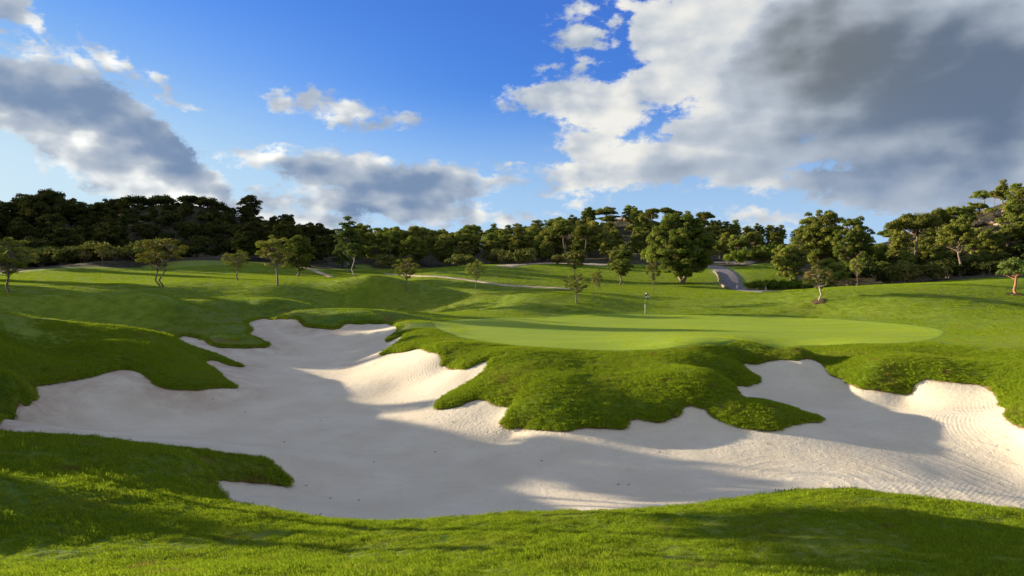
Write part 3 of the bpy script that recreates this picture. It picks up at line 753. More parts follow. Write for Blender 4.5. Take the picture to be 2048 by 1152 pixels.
def scatter(name, x, y, sb, tuft, smin, smax, label, seed, lean=0.0):
    r = np.random.default_rng(seed)
    z, nn = normals_at(x, y, sb)
    nn[:, 2] += 0.6; nn /= np.linalg.norm(nn, axis=1)[:, None]
    rx = np.arctan2(-nn[:, 1], nn[:, 2]); ry = np.arctan2(nn[:, 0], np.hypot(nn[:, 1], nn[:, 2]))
    me = bpy.data.meshes.new(name)
    me.vertices.add(len(x)); me.vertices.foreach_set('co', np.stack([x, y, z], 1).astype(np.float32).ravel())
    at = me.attributes.new('rot', 'FLOAT_VECTOR', 'POINT')
    at.data.foreach_set('vector', np.stack([rx, ry, r.random(len(x)) * 6.283], 1).astype(np.float32).ravel())
    at = me.attributes.new('siz', 'FLOAT', 'POINT')
    at.data.foreach_set('value', ((smin + (smax - smin) * r.random(len(x))) * (1 + (0.9 if smin > 0.65 else 0.35) * vnoise(x * 0.9, y * 0.9, 41) + 0.5 * vnoise(x * 2.6, y * 2.6, 42))).astype(np.float32))
    me.update()
    me.materials.append(M_BLADE)
    o = link(bpy.data.objects.new(name, me))
    ng = bpy.data.node_groups.new(name + '_scatter', 'GeometryNodeTree')
    ng.interface.new_socket('Geometry', in_out='INPUT', socket_type='NodeSocketGeometry')
    ng.interface.new_socket('Geometry', in_out='OUTPUT', socket_type='NodeSocketGeometry')
    N = ng.nodes; Lk = ng.links
    gi = N.new('NodeGroupInput'); go = N.new('NodeGroupOutput')
    mp = N.new('GeometryNodeMeshToPoints')
    ip = N.new('GeometryNodeInstanceOnPoints')
    oi = N.new('GeometryNodeObjectInfo'); oi.inputs['Object'].default_value = tuft
    a1 = N.new('GeometryNodeInputNamedAttribute'); a1.data_type = 'FLOAT_VECTOR'; a1.inputs[0].default_value = 'rot'
    a2 = N.new('GeometryNodeInputNamedAttribute'); a2.data_type = 'FLOAT'; a2.inputs[0].default_value = 'siz'
    e2r = N.new('FunctionNodeEulerToRotation')
    Lk.new(gi.outputs[0], mp.inputs[0]); Lk.new(mp.outputs[0], ip.inputs[0])
    Lk.new(oi.outputs['Geometry'], ip.inputs['Instance'])
    Lk.new(a1.outputs['Attribute'], e2r.inputs[0]); Lk.new(e2r.outputs[0], ip.inputs['Rotation'])
    Lk.new(a2.outputs['Attribute'], ip.inputs['Scale'])
    Lk.new(ip.outputs[0], go.inputs[0])
    md = o.modifiers.new('scatter', 'NODES'); md.node_group = ng
    tag(o, label, 'grass', kind='stuff')
    return o
# ------------------------------------------------------------------ paths
def mat_path(name, a, b):
    m, n = material(name)
    pos = n.new('ShaderNodeNewGeometry').outputs['Position']
    t = n.noise(pos, 1.3, 5, 0.7)
    surf(n, principled(n, n.mix(n.ss(t, 0.35, 0.65), a, b), 0.9, n.bump(n.noise(pos, 12, 3), 0.5, 0.03)))
    return m
M_ASPH = mat_path('worn_concrete', (0.13, 0.12, 0.125), (0.19, 0.175, 0.175))
M_DIRT = mat_path('pale_dirt', (0.34, 0.25, 0.17), (0.50, 0.40, 0.29))
M_SAND2 = mat_path('pale_gravel', (0.42, 0.36, 0.28), (0.55, 0.48, 0.38))
M_ROCK = mat_path('ochre_rock', (0.22, 0.15, 0.09), (0.38, 0.28, 0.19))
M_KERB = mat_path('kerb_stone', (0.13, 0.11, 0.09), (0.22, 0.19, 0.15))
M_WHITE = mat_path('white_paint', (0.74, 0.73, 0.70), (0.82, 0.81, 0.78))
def gz(x, y):
    x = np.atleast_1d(x); y = np.atleast_1d(y)
    return grass_z(x, y, T(x, y), sdf(x, y, BUNK_S))
PATHS = []
def ribbon(name, pix, width, mat, up=0.05, kerb=None):
    pts = [hit(px, py, 0, 30) for px, py in pix]
    pts = np.array([p for p in pts if p is not None])
    n = 16 * (len(pts) - 1) + 1
    s = np.linspace(0, len(pts) - 1, n)
    ext = np.vstack([2 * pts[0] - pts[1], pts, 2 * pts[-1] - pts[-2]])
    c = []
    for v in s:
        i = min(int(v), len(pts) - 2); t = v - i
        p0, p1, p2, p3 = ext[i], ext[i + 1], ext[i + 2], ext[i + 3]
        c.append(0.5 * ((2 * p1) + (-p0 + p2) * t + (2 * p0 - 5 * p1 + 4 * p2 - p3) * t * t + (-p0 + 3 * p1 - 3 * p2 + p3) * t ** 3))
    c = np.array(c)
    tg = np.gradient(c, axis=0); tg /= np.linalg.norm(tg, axis=1)[:, None] + 1e-9
    nr = np.stack([-tg[:, 1], tg[:, 0]], 1)
    wv = width / 2 * (1 + 0.12 * np.sin(np.arange(n) * 0.7) + 0.06 * np.sin(np.arange(n) * 1.9)) if kerb is None else np.full(n, width / 2)
    cols = np.linspace(-1, 1, 9)
    G = c[:, None] + nr[:, None] * (cols[None, :, None] * wv[:, None, None])
    z = gz(G[..., 0].ravel(), G[..., 1].ravel()).reshape(G.shape[:2])
    z = np.maximum(z, z.mean(1)[:, None] - 0.1) + up
    V = np.concatenate([G, z[..., None]], -1)
    V[:, 0, 2] -= 0.25; V[:, -1, 2] -= 0.25
    idx = np.arange(n * 9).reshape(n, 9)
    q = np.stack([idx[:-1, :-1], idx[:-1, 1:], idx[1:, 1:], idx[1:, :-1]], -1).reshape(-1, 4)[:, ::-1]
    o = link(bpy.data.objects.new(name, np_mesh(name, V.reshape(-1, 3), q, mat, True)))
    tag(o, kind='structure'); PATHS.append((c, width / 2))
    return c, nr, wv, V
cpath = ribbon('cart_path', [(1545,584),(1500,582),(1474,578),(1464,566),(1461,556),(1455,548),(1443,540),(1428,534),(1400,531)], 3.2, M_ASPH, 0.06)
ribbon('gravel_path', [(770,549),(815,551),(850,553),(895,556),(950,563),(1000,570),(1060,574.5),(1110,577),(1150,580)], 0.8, M_DIRT)
ribbon('dirt_track', [(1005,534),(1050,529),(1100,527),(1150,528),(1215,531)], 3.6, M_DIRT)
ribbon('dirt_track', [(1400,527),(1450,525),(1500,524),(1545,521)], 3.0, M_DIRT)
ribbon('dirt_track', [(612,536),(632,543),(655,552),(664,555)], 1.1, M_DIRT)
# low retaining kerb along the left edge of the cart path
c, nr, wv, V = cpath
left_i = 8 if V[60, 8, 0] < V[60, 0, 0] else 0
side = V[20:92, left_i].copy()
outw = V[20:92, left_i] - V[20:92, 4]; outw[:, 2] = 0; outw /= np.linalg.norm(outw, axis=1)[:, None]
side[:, 2] = gz(side[:, 0] + outw[:, 0] * .1, side[:, 1] + outw[:, 1] * .1) + 0.12
for k_ in range(3): side[:, k_] = np.convolve(np.pad(side[:, k_], 8, 'edge'), np.ones(17) / 17, 'valid')
side = side[::4]; tg_ = np.gradient(side, axis=0); outw = np.stack([-tg_[:, 1], tg_[:, 0], 0 * tg_[:, 0]], 1); outw /= np.linalg.norm(outw, axis=1)[:, None]
if outw[:, 0].mean() > 0: outw = -outw
side[:, 2] = gz(side[:, 0], side[:, 1]) ; side[:, 2] = np.convolve(np.pad(side[:, 2], 2, 'edge'), np.ones(5) / 5, 'valid') + 0.08
KB = []
for p, o_ in zip(side, outw):
    for dx, dz in ((0.02, -0.3), (0.16, -0.3), (0.16, 0.20), (0.02, 0.20)): KB.append((p[0] + o_[0] * dx, p[1] + o_[1] * dx, p[2] + dz))
nn_ = len(side)
Fk = [(4 * i + j, 4 * i + 4 + j, 4 * i + 4 + (j + 1) % 4, 4 * i + (j + 1) % 4) for i in range(nn_ - 1) for j in range(4)] + [(0, 1, 2, 3), (4 * nn_ - 1, 4 * nn_ - 2, 4 * nn_ - 3, 4 * nn_ - 4)]
k = link(bpy.data.objects.new('low_wall', np_mesh('low_wall', KB, Fk, M_KERB)))
tag(k, 'low pale kerb wall along the left edge of the cart path', 'wall')

# ------------------------------------------------------------------ flag, posts, litter
def lathe(name, prof, mat, seg=16, parent=None, smooth=True):
    V = [(r_ * math.cos(2 * math.pi * k / seg), r_ * math.sin(2 * math.pi * k / seg), z_) for (r_, z_) in prof for k in range(seg)]
    Fq = [(i * seg + k, i * seg + (k + 1) % seg, (i + 1) * seg + (k + 1) % seg, (i + 1) * seg + k) for i in range(len(prof) - 1) for k in range(seg)]
    return link(bpy.data.objects.new(name, np_mesh(name, V, Fq, mat, smooth)), parent)
fx, fy = hit(1290, 630)
fz = gz(fx, fy)[0]
fl = empty('golf_flag', (fx, fy, fz)); tag(fl, 'white golf flagstick with a black and white checked flag on the putting green', 'flag')
m, n = material('flagstick_bands')
zz = n.sep(n.new('ShaderNodeTexCoord').outputs['Object'])[2]
surf(n, principled(n, n.mix(n.ss(zz, 0.98, 1.0), (0.80, 0.80, 0.76), (0.30, 0.34, 0.22)), 0.4))
lathe('pole', [(0.0, -0.1), (0.024, -0.1), (0.024, 0.9), (0.018, 1.3), (0.016, 2.18), (0.022, 2.19), (0.02, 2.23), (0.0, 2.24)], m, 10, fl)
m, n = material('checked_cloth')
gx, gy, gzz = n.sep(n.attr('u') if False else n.new('ShaderNodeTexCoord').outputs['Object'])
uu, vv = n.attr('u'), n.attr('v')
ck = n.math('MODULO', n.math('ADD', n.math('FLOOR', n.math('MULTIPLY', uu, 2.0)), n.math('FLOOR', n.math('MULTIPLY', vv, 3.0))), 2.0)
cc = n.mix(ck, (0.80, 0.80, 0.78), (0.02, 0.02, 0.025))
d = n.new('ShaderNodeBsdfDiffuse'); n.put(d.inputs[0], cc); tr = n.new('ShaderNodeBsdfTranslucent'); n.put(tr.inputs[0], cc)
mx = n.new('ShaderNodeMixShader'); mx.inputs[0].default_value = 0.3; n.l.new(d.outputs[0], mx.inputs[1]); n.l.new(tr.outputs[0], mx.inputs[2]); surf(n, mx.outputs[0])
V, U_, V_ = [], [], []
NU, NV = 14, 12
for i in range(NU + 1):
    u = i / NU
    for j in range(NV + 1):
        v = j / NV
        V.append((0.02 + 0.34 * u, 0.07 * math.sin(u * 7 + v * 1.5) * u, 2.14 - 0.48 * v - 0.20 * u * u)); U_.append(u * 0.999); V_.append(v * 0.999)
Fq = [(i * (NV + 1) + j, (i + 1) * (NV + 1) + j, (i + 1) * (NV + 1) + j + 1, i * (NV + 1) + j + 1) for i in range(NU) for j in range(NV)]
link(bpy.data.objects.new('flag_cloth', np_mesh('flag_cloth', V, Fq, m, True, {'u': U_, 'v': V_})), fl)
for (px, py, lab) in ((1474, 579, 'short white marker post at the near end of the cart path'), (1531, 581, 'short white marker post right of the cart path by the green bushes')):
    x, y = hit(px, py); z = gz(x, y)[0]
    e = empty('marker_post', (x, y, z)); tag(e, lab, 'post')
    lathe('post', [(0, -.1), (.09, -.1), (.09, .44), (.075, .46)], M_WHITE, 12, e)
    lathe('cap', [(.078, .462), (.10, .48), (.085, .54), (0, .57)], M_DIRT, 12, e)
cone = []
for i, (px, py) in enumerate([(568,885),(612,972),(490,826),(425,799),(660,998),(717,1002),(1236,970),(1257,971),(1083,923),(748,925),(640,843),(697,777),(905,845),(1536,889),(870,905),(1320,905)]):
    h_ = hit(px, py, 0, 15)
    x, y = h_; z = T(x, y)[0]
    r = np.random.default_rng(50 + i)
    cs = np.array([[0, 0, .02], [.035, .01, .03], [-.02, .03, .018]]); V, Fc, ti = leaves(r, cs, [.018, .016, .016], 60, .010)
    o = link(bpy.data.objects.new('pine_cone', np_mesh('pine_cone', V, Fc, M_DARKBARK))); o.location = (x, y, z)
    tag(o, 'small dark scrap of pine litter lying on the open sand', 'pine cone', 'dark scraps of litter on the sand')

# ------------------------------------------------------------------ tree kinds
YOUNG = [build_tree('young_pine', 100 + i, 6.0, (2.35, 2.05, 3.95), M_BARK, M_YOUNG, 30, 4200, 0.085, 0.30, 0.11, clump_r=0.48, shape='full', forks=(1, 2, 1, 1)[i], lean=((0, 0), (0, 0), (.3, 0), (-.2, .1))[i]) for i in range(4)]
UMB = [build_tree('umbrella_pine', 200 + i, 7.0, (2.9, 2.0, 4.9), M_BARK, M_PINE, 32, 8000, 0.13, 0.5, 0.16, clump_r=0.85, shape='umbrella', lean=((0, 0), (.5, 0), (-.4, .2))[i]) for i in range(3)]
ROUND = [build_tree('round_pine', 300 + i, 7.0, (2.7, 3.2, 3.75), M_BARK, M_PINE, 56, 10000, 0.13, 0.25, 0.17, clump_r=0.66, shape=('full', 'full', 'cone', 'vase')[i]) for i in range(4)]
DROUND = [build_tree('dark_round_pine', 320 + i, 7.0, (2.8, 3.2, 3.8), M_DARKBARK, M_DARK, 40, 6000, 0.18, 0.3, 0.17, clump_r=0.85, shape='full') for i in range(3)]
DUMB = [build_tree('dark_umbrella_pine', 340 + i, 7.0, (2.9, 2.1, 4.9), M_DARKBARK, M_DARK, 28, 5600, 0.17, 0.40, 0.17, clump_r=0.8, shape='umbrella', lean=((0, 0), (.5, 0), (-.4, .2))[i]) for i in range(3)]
def shrub_protos(nm, seed, mat, k=3, n=1500):
    out = []
    for i in range(k):
        r = np.random.default_rng(seed + i)
        C = [np.array([r.normal() * .45, r.normal() * .45, .35 + .55 * r.random()]) for _ in range(11)]
        V, Fc, ti = leaves(r, C, [0.32 + .2 * r.random() for _ in C], n, 0.075, 0.9, 1.9)
        cm = np_mesh(nm + '_foliage', V, Fc, mat, False, {'tint': ti})
        V, Fc = tubes([branch(r, (0, 0, -.1), c, .035, .01, 4) for c in C], 5)
        out.append((np_mesh(nm + '_stems', V, Fc, M_BARK, True), cm))
    return out
SHR = shrub_protos('shrub', 400, M_SHRUB); SHD = shrub_protos('dark_shrub', 420, M_DARK); SHF = shrub_protos('fresh_shrub', 440, M_FRESH)

def put_tree(name, protos, i, px, py, top, wpx, H0, W0, label, cat='tree', group=None, r0=40, D=None, names=('trunk', 'crown'), Hmin=1.2):
    if D is None:
        h_ = hit(px, py, 0, r0)
        x, y = h_
    else:
        x, y = (px - 1024) / F * D, D
    z = gz(x, y)[0]
    ztop = CZ + (530 - top) / F * y
    H = max(ztop - z, 1.2)
    if H < Hmin: H = Hmin; z = ztop - H
    Wd = wpx / F * y
    return plant(name, protos[i % len(protos)], (x, y, z - 0.03), (i * 2.399) % 6.283, (Wd / W0, Wd / W0, H / H0), label, cat, group, names)
YT = [ # px base, row base, row top, width, label, variant
 (20,590,470,112,'young pine at the far left edge with a thick straight trunk and wide open crown',2),
 (322,575,468,100,'twin-trunked young pine with a spreading airy crown on the left fairway',1),
 (475,562,497,60,'small young pine with a domed crown between the twin-trunked pine and the wide vase-shaped pine',0),
 (205,530,487,34,'tiny far young pine on the crest of the left grass mound',3),
 (555,572,470,92,'wide vase-shaped young pine standing just left of the grassy hump',3),
 (813,582,512,54,'slim pale-stemmed young pine on the right shoulder of the grassy hump',2),
 (952,582,517,44,'slim pale-stemmed young pine left of the green below the gravel path',0),
 (1153,608,543,60,'bushy low young pine just behind the back left of the putting green',2),
 (1150,556,516,38,'small pine seen above and behind the bushy low pine',3),
 (1195,597,535,26,'thin young pine with a sparse narrow crown, behind the green left of the flag',0),
 (1307,590,523,32,'thin sapling pine with an open crown just right of the flag',3),
 (1714,574,509,30,'small round-topped sapling on the skyline of the right fairway',0)]
for i, (px, py, top, w, lab, v) in enumerate(YT):
    put_tree('young_pine', YOUNG, v, px, py, top, w, 5.9, 4.6, lab)
# soil rings at the foot of two saplings
SP = np.random.default_rng
dense = [build_tree('dense_pine', 500, 6, (2.0, 2.6, 3.6), M_BARK, M_PINE, 40, 9000, 0.11, 0.25, 0.15, clump_r=0.62, shape='full')]
put_tree('dense_pine', dense, 0, 1240, 571, 489, 62, 6.1, 4.3, 'dark compact pine with a short trunk, alone left of the great twin-trunked pine')
big = [build_tree('great_pine', 510, 10.5, (5.2, 5.0, 5.6), M_BARK, M_PINE, 190, 80000, 0.13, 0.2, 0.42, clump_r=0.95, forks=2, shape='full')]
put_tree('great_pine', big, 0, 1365, 567, 424, 142, 10.6, 10.6, 'great dark pine with two trunks and a broad crown left of the cart path')
rt1 = [build_tree('broad_pine', 520, 9, (4.3, 4.4, 4.7), M_BARK, M_PINE, 120, 46000, 0.12, 0.2, 0.3, clump_r=0.85, shape='full')]
put_tree('broad_pine', rt1, 0, 1638, 0, 414, 112, 9.4, 9, 'tallest rounded pine of the clump right of the cart path', D=110)
rt2 = [build_tree('domed_pine', 521, 8.4, (3.3, 4.2, 4.3), M_BARK, M_PINE, 120, 40000, 0.10, 0.2, 0.26, clump_r=0.65, shape='full')]
put_tree('domed_pine', rt2, 0, 1707, 0, 429, 88, 8.6, 7.0, 'smooth egg-shaped pine, right of the tallest rounded pine', D=104)
rt3 = [build_tree('round_low_pine', 522, 6.5, (2.9, 3.1, 3.4), M_BARK, M_PINE, 80, 26000, 0.10, 0.2, 0.2, clump_r=0.62, shape='full')]
put_tree('round_low_pine', rt3, 0, 1580, 0, 473, 80, 6.6, 6.2, 'olive round pine nearest the cart path on its right side', D=95)
rt4 = [build_tree('bushy_tree', 523, 5, (2.8, 2.5, 2.4), M_BARK, M_PINE, 50, 13000, 0.11, 0.15, 0.15, clump_r=0.7, shape='full')]
put_tree('bushy_tree', rt4, 0, 1662, 0, 508, 92, 5.1, 6.0, 'broad bushy dark shrub-like tree behind the leaning sapling', D=88)
yl = [build_tree('leaning_sapling', 524, 5, (1.9, 1.9, 3.1), M_PALEBARK, M_SHRUB, 26, 4600, 0.085, 0.4, 0.12, clump_r=0.5, forks=1, shape='full')]
put_tree('leaning_sapling', yl, 0, 1638, 603, 527, 78, 5.0, 4.4, 'pale-barked sapling with yellowing leaves and a side branch in front of the bushy tree', r0=50)
pop = [build_tree('tall_broadleaf', 525, 10, (2.6, 4.6, 5.4), M_PALEBARK, M_GREENTREE, 60, 9000, 0.14, 0.2, 0.16, clump_r=0.62, shape='cone')]
put_tree('tall_broadleaf', pop, 0, 695, 0, 430, 88, 10.0, 5.6, 'tall bright green broadleaf tree rising above the wood behind the grassy hump', D=112)
slim = [build_tree('slim_broadleaf', 526, 5, (1.3, 1.6, 3.6), M_PALEBARK, M_GREENTREE, 14, 2600, 0.10, 0.45, 0.09, clump_r=0.5)]
put_tree('slim_broadleaf', slim, 0, 709, 553, 482, 46, 5.1, 2.9, 'slim green tree with a pale stem on top of the grassy hump', r0=60)
bd = [build_tree('backing_pine', 527, 7, (3.0, 3.2, 3.8), M_BARK, M_PINE, 48, 10000, 0.14, 0.2, 0.2, clump_r=0.8, shape='full')]
put_tree('backing_pine', bd, 0, 596, 0, 466, 76, 7.0, 6.4, 'dense brownish pine right behind the wide vase-shaped young pine', D=100)
lean = [build_tree('leaning_pine', 528, 9, (3.3, 2.9, 6.1), M_BARK, M_PINE, 32, 9000, 0.14, 0.4, 0.22, clump_r=0.85, lean=(-1.0, 0))]
put_tree('leaning_pine', lean, 0, 1920, 0, 438, 84, 9.0, 7.0, 'tall leaning pine with a bare trunk in front of the right-hand wood', D=96)
red = [build_tree('red_trunk_tree', 529, 5, (2.6, 1.7, 3.3), M_REDBARK, M_GREENTREE, 24, 6000, 0.11, 0.30, 0.22, clump_r=0.7, forks=1)]
put_tree('red_trunk_tree', red, 0, 2031, 590, 515, 80, 5.0, 5.6, 'tree with a stout reddish trunk and dark green crown at the right edge', r0=50)
wu = [build_tree('wide_umbrella_pine', 530, 8, (4.2, 2.0, 5.9), M_BARK, M_PINE, 34, 11000, 0.14, 0.4, 0.24, clump_r=1.05, shape='umbrella')]
put_tree('wide_umbrella_pine', wu, 0, 1832, 0, 422, 116, 7.9, 9.0, 'wide flat-topped pine left of the rocky right-hand hilltop', D=108)
pk = [build_tree('old_pine', 531, 8.5, (5.2, 3.2, 5.0), M_DARKBARK, M_DARK, 50, 16000, 0.20, 0.3, 0.3, clump_r=1.3)]
put_tree('old_pine', pk, 0, 95, 0, 374, 92, 8.3, 11, 'highest black silhouetted pine on the far left skyline', D=150)

# ------------------------------------------------------------------ skyline trees
LM = [(60,'above the far left pine'),(150,'right of the far left pine'),(250,'behind the tiny far pine'),(370,'behind the twin-trunked pine'),(500,'behind the small domed pine'),(620,'behind the wide vase-shaped pine'),(735,'behind the tall bright green broadleaf'),(850,'behind the slim pine on the grassy hump'),
      (1000,'behind the slim pine left of the green'),(1100,'above the gravel path'),(1190,'behind the bushy low pine'),(1230,'behind the compact dark pine'),(1290,'between the compact pine and the great pine'),(1430,'around the great twin-trunked pine'),(1530,'above the bend of the cart path'),(1600,'behind the olive round pine'),(1680,'behind the tallest rounded pine'),(1770,'behind the egg-shaped pine'),(1870,'below the wide flat-topped pine'),(1960,'behind the leaning pine'),(9999,'above the red-trunked tree')]
def where(px, D, D0, D1):
    a = next(t for (lim, t) in LM if px < lim)
    f = (D - D0) / (D1 - D0)
    return ('in the front row ' if f < .25 else 'low down ' if f < .5 else 'on the mid slope ' if f < .75 else 'near the skyline ') + a
LEFT = [(-40,398,80,0),(15,398,66,0),(52,386,60,0),(140,392,52,0),(160,402,44,0),(185,408,40,0),(212,404,36,0),
        (228,400,32,1),(252,394,34,1),(276,396,32,1),(300,402,26,1),(326,396,38,1),(356,404,32,1),(378,405,22,1),(403,399,36,1),(434,404,34,1),(458,413,30,1),
        (490,430,34,0),(512,436,30,0),(540,443,44,0),(570,444,40,0),(604,452,40,0),(634,448,54,0),(660,458,36,0)]
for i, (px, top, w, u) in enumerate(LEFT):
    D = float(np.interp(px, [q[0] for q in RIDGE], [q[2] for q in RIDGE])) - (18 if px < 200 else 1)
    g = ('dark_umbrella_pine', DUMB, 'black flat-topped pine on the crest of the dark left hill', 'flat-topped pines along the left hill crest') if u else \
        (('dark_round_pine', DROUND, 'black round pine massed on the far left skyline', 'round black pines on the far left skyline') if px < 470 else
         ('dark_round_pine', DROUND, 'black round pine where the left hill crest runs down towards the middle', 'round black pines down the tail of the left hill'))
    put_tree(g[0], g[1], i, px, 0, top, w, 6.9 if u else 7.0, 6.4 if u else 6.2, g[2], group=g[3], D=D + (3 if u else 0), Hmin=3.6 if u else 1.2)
MID = [(690,466,30,0),(722,462,30,0),(742,456,26,0),(762,461,28,0),(782,459,26,0),(806,464,32,0),(832,462,30,0),(858,470,26,0),(884,467,30,0),(908,468,26,0),(926,465,28,0),(950,468,28,0),(978,457,26,1),(1008,456,28,0),(1034,462,26,0),
       (1052,450,24,0),(1076,452,28,0),(1094,456,22,0),(1122,440,24,0),(1148,446,30,0),(1172,440,26,0)]
HIL = [(1203,433,28,1),(1228,430,36,1),(1302,424,32,0),(1330,412,32,1),(1352,419,34,1),(1374,421,30,0),(1409,420,42,1)]
RGT = [(1434,440,28,0),(1450,441,28,0),(1470,439,34,0),(1494,450,26,0),(1516,446,28,0),(1540,448,28,0),(1562,449,26,0),(1600,455,40,0)]
def rD(px): return float(np.interp(px, [q[0] for q in RIDGE], [q[2] for q in RIDGE]))
for i, (px, top, w, u) in enumerate(MID + HIL + RGT):
    if px < 1190: lab, grp = 'pine standing up out of the low wooded skyline in the middle', 'pines on the middle skyline'
    elif px < 1415: lab, grp = 'pine on the small hilltop behind the great twin-trunked pine', 'pines around the small hilltop'
    else: lab, grp = 'dark pine on the low skyline behind the cart path', 'pines on the skyline behind the cart path'
    lab = ('flat-topped ' if u else 'narrow round ' if w < 26 else 'broad round ' if w > 31 else 'round ') + 'pine breaking the skyline ' + where(px, 0, 0, 1).replace('in the front row ', '')
    put_tree('umbrella_pine' if u else 'round_pine', UMB if u else ROUND, i, px, 0, top, w * 1.05, 6.9, 6.2 if u else 5.6, lab, group=grp, D=rD(px) - 2)
put_tree('umbrella_pine', UMB, 0, 1265, 0, 418, 34, 6.9, 6.2, 'lone flat-topped pine standing clear on the bare rocky crest of the small hilltop', D=204)
RH = [(1798,434,46,0,118,'flat-crowned pine tucked behind the left side of the wide flat-topped pine'),(1876,413,44,1,128,'pine on the slope just right of the wide flat-topped pine'),(1904,408,44,1,132,'pine on the right-hand slope, below and left of the lone hilltop pair'),
      (1932,405,40,0,134,'round pine half way up the right-hand slope'),(1958,404,44,1,136,'umbrella pine at the edge of the rocky patch'),(1986,378,26,1,140,'left one of the pair of pines on the right-hand hilltop'),(2003,379,28,1,140,'right one of the pair of pines on the right-hand hilltop'),
      (2021,398,18,0,136,'little round pine between the hilltop pair and the right edge'),(2050,371,52,1,126,'large pine cut by the right edge on the hilltop')]
for i, (px, top, w, u, D, lab) in enumerate(RH):
    put_tree('umbrella_pine' if u else 'round_pine', UMB if u else ROUND, i + 1, px, 0, top, w, 6.9, 6.2 if u else 5.6, lab, D=D)
WD = [(1745,488,60,0,112),(1790,498,50,1,114),(1850,468,56,0,112),(1875,476,44,2,108),(1950,452,50,1,112),(1985,456,50,0,108),(2014,446,50,3,112),(2046,440,56,1,112),(1812,500,44,0,104),(1968,498,40,2,102),(2085,440,70,1,110),(2000,500,44,3,101),(1890,500,44,1,100),(1762,520,44,3,100)]
for i, (px, top, w, v, D) in enumerate(WD):
    put_tree('round_pine', ROUND, v, px, 0, top, w, 6.9, 5.6, ('narrow' if w < 48 else 'broad' if w > 56 else 'middle-sized') + ' pine of the right-hand wood ' + ('close behind the fairway crest ' if D < 106 else 'set back ') + where(px, 0, 0, 1).replace('in the front row ', ''), group='pines of the right-hand wood', D=D)
# ------------------------------------------------------------------ trees filling the slopes
r = np.random.default_rng(11)
placed = []
def ok(x, y, dmin):
    for (a, b) in placed:
        if (a - x) ** 2 + (b - y) ** 2 < dmin ** 2: return False
    placed.append((x, y)); return True
def fill(n, px0, px1, D0, D1, dmin, fn):
    c = 0; t = 0
    while c < n and t < n * 60:
        t += 1
        px = px0 + (px1 - px0) * r.random(); D = math.sqrt(D0 ** 2 + (D1 ** 2 - D0 ** 2) * r.random())
        x, y = (px - 1024) / F * D, D
        if not ok(x, y, dmin): continue
        fn(c, x, y, px, D); c += 1
def f_tree(protos_u, protos_r, name_u, name_r, lab_u, lab_r, grp, hmin, hmax, pu=0.3, D0=128, D1=196):
    def fn(c, x, y, px, D):
        H = hmin + (hmax - hmin) * r.random(); s = H / 7.0; z = gz(x, y)[0]
        u = r.random() < pu
        pr = protos_u if u else protos_r
        w = s * (0.85 + 0.35 * r.random())
        tone = 'dark ' if 'dark' in name_u else ''
        size = 'tall ' if H > hmin + .66 * (hmax - hmin) else ('small ' if H < hmin + .33 * (hmax - hmin) else '')
        lab = size + tone + ('flat-topped' if u else 'rounded') + ' pine ' + where(px, D, D0, D1)
        plant(name_u if u else name_r, pr[c % len(pr)], (x, y, z - 0.1), r.random() * 6.28, (w, w, s), lab, 'tree', grp)
    return fn
fill(105, 690, 1230, 128, 196, 5.0, f_tree(UMB, ROUND, 'umbrella_pine', 'round_pine', '', '', 'pines of the middle wood', 5.0, 7.6))
fill(40, 1230, 1560, 128, 196, 5.6, f_tree(UMB, ROUND, 'umbrella_pine', 'round_pine', '', '', 'pines on the slope behind the great pine', 4.2, 6.8))
fill(26, 1560, 2120, 118, 160, 6.0, f_tree(UMB, ROUND, 'umbrella_pine', 'round_pine', '', '', 'pines up the right-hand hillside', 4.2, 6.5, 0.3, 118, 160))
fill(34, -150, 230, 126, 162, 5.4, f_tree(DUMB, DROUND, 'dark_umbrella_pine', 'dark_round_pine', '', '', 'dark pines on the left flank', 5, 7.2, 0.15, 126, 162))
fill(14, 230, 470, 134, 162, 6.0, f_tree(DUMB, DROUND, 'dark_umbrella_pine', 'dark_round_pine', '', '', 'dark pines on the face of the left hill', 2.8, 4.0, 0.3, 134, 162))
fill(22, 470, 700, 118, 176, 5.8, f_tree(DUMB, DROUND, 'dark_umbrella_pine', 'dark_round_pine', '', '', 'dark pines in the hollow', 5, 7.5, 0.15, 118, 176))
def f_shrub(protos, name, lab, grp, smin, smax):
    def fn(c, x, y, px, D):
        z = gz(x, y)[0]; s = smin + (smax - smin) * r.random()
        size = 'big ' if s > smin + .6 * (smax - smin) else ('small ' if s < smin + .3 * (smax - smin) else '')
        lb = size + lab + ' ' + where(px, D, 112, 190)
        plant(name, protos[c % len(protos)], (x, y, z - 0.05), r.random() * 6.28, (s * 1.2, s * 1.2, s), lb, 'shrub', grp, ('stems', 'foliage'))
    return fn
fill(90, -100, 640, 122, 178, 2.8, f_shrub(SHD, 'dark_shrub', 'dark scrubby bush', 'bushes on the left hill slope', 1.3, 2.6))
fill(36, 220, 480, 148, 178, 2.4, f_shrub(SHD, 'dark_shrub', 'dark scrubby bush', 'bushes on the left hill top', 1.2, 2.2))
fill(34, -60, 330, 112, 132, 3.0, f_shrub(SHR, 'shrub', 'olive bush', 'bushes at the foot of the left hill', 1.4, 2.8))
fill(46, 700, 1560, 118, 200, 3.2, f_shrub(SHR, 'shrub', 'low scrub bush', 'bushes among the far pines', 1.1, 2.2))
fill(46, 1690, 2110, 90, 120, 2.6, f_shrub(SHD, 'dark_shrub', 'dark green understory bush', 'understory bushes of the right-hand wood', 1.2, 2.2))
fill(30, 1700, 2100, 102, 150, 3.2, f_shrub(SHR, 'shrub', 'olive scrub bush', 'bushes on the right-hand hillside', 1.0, 1.9))
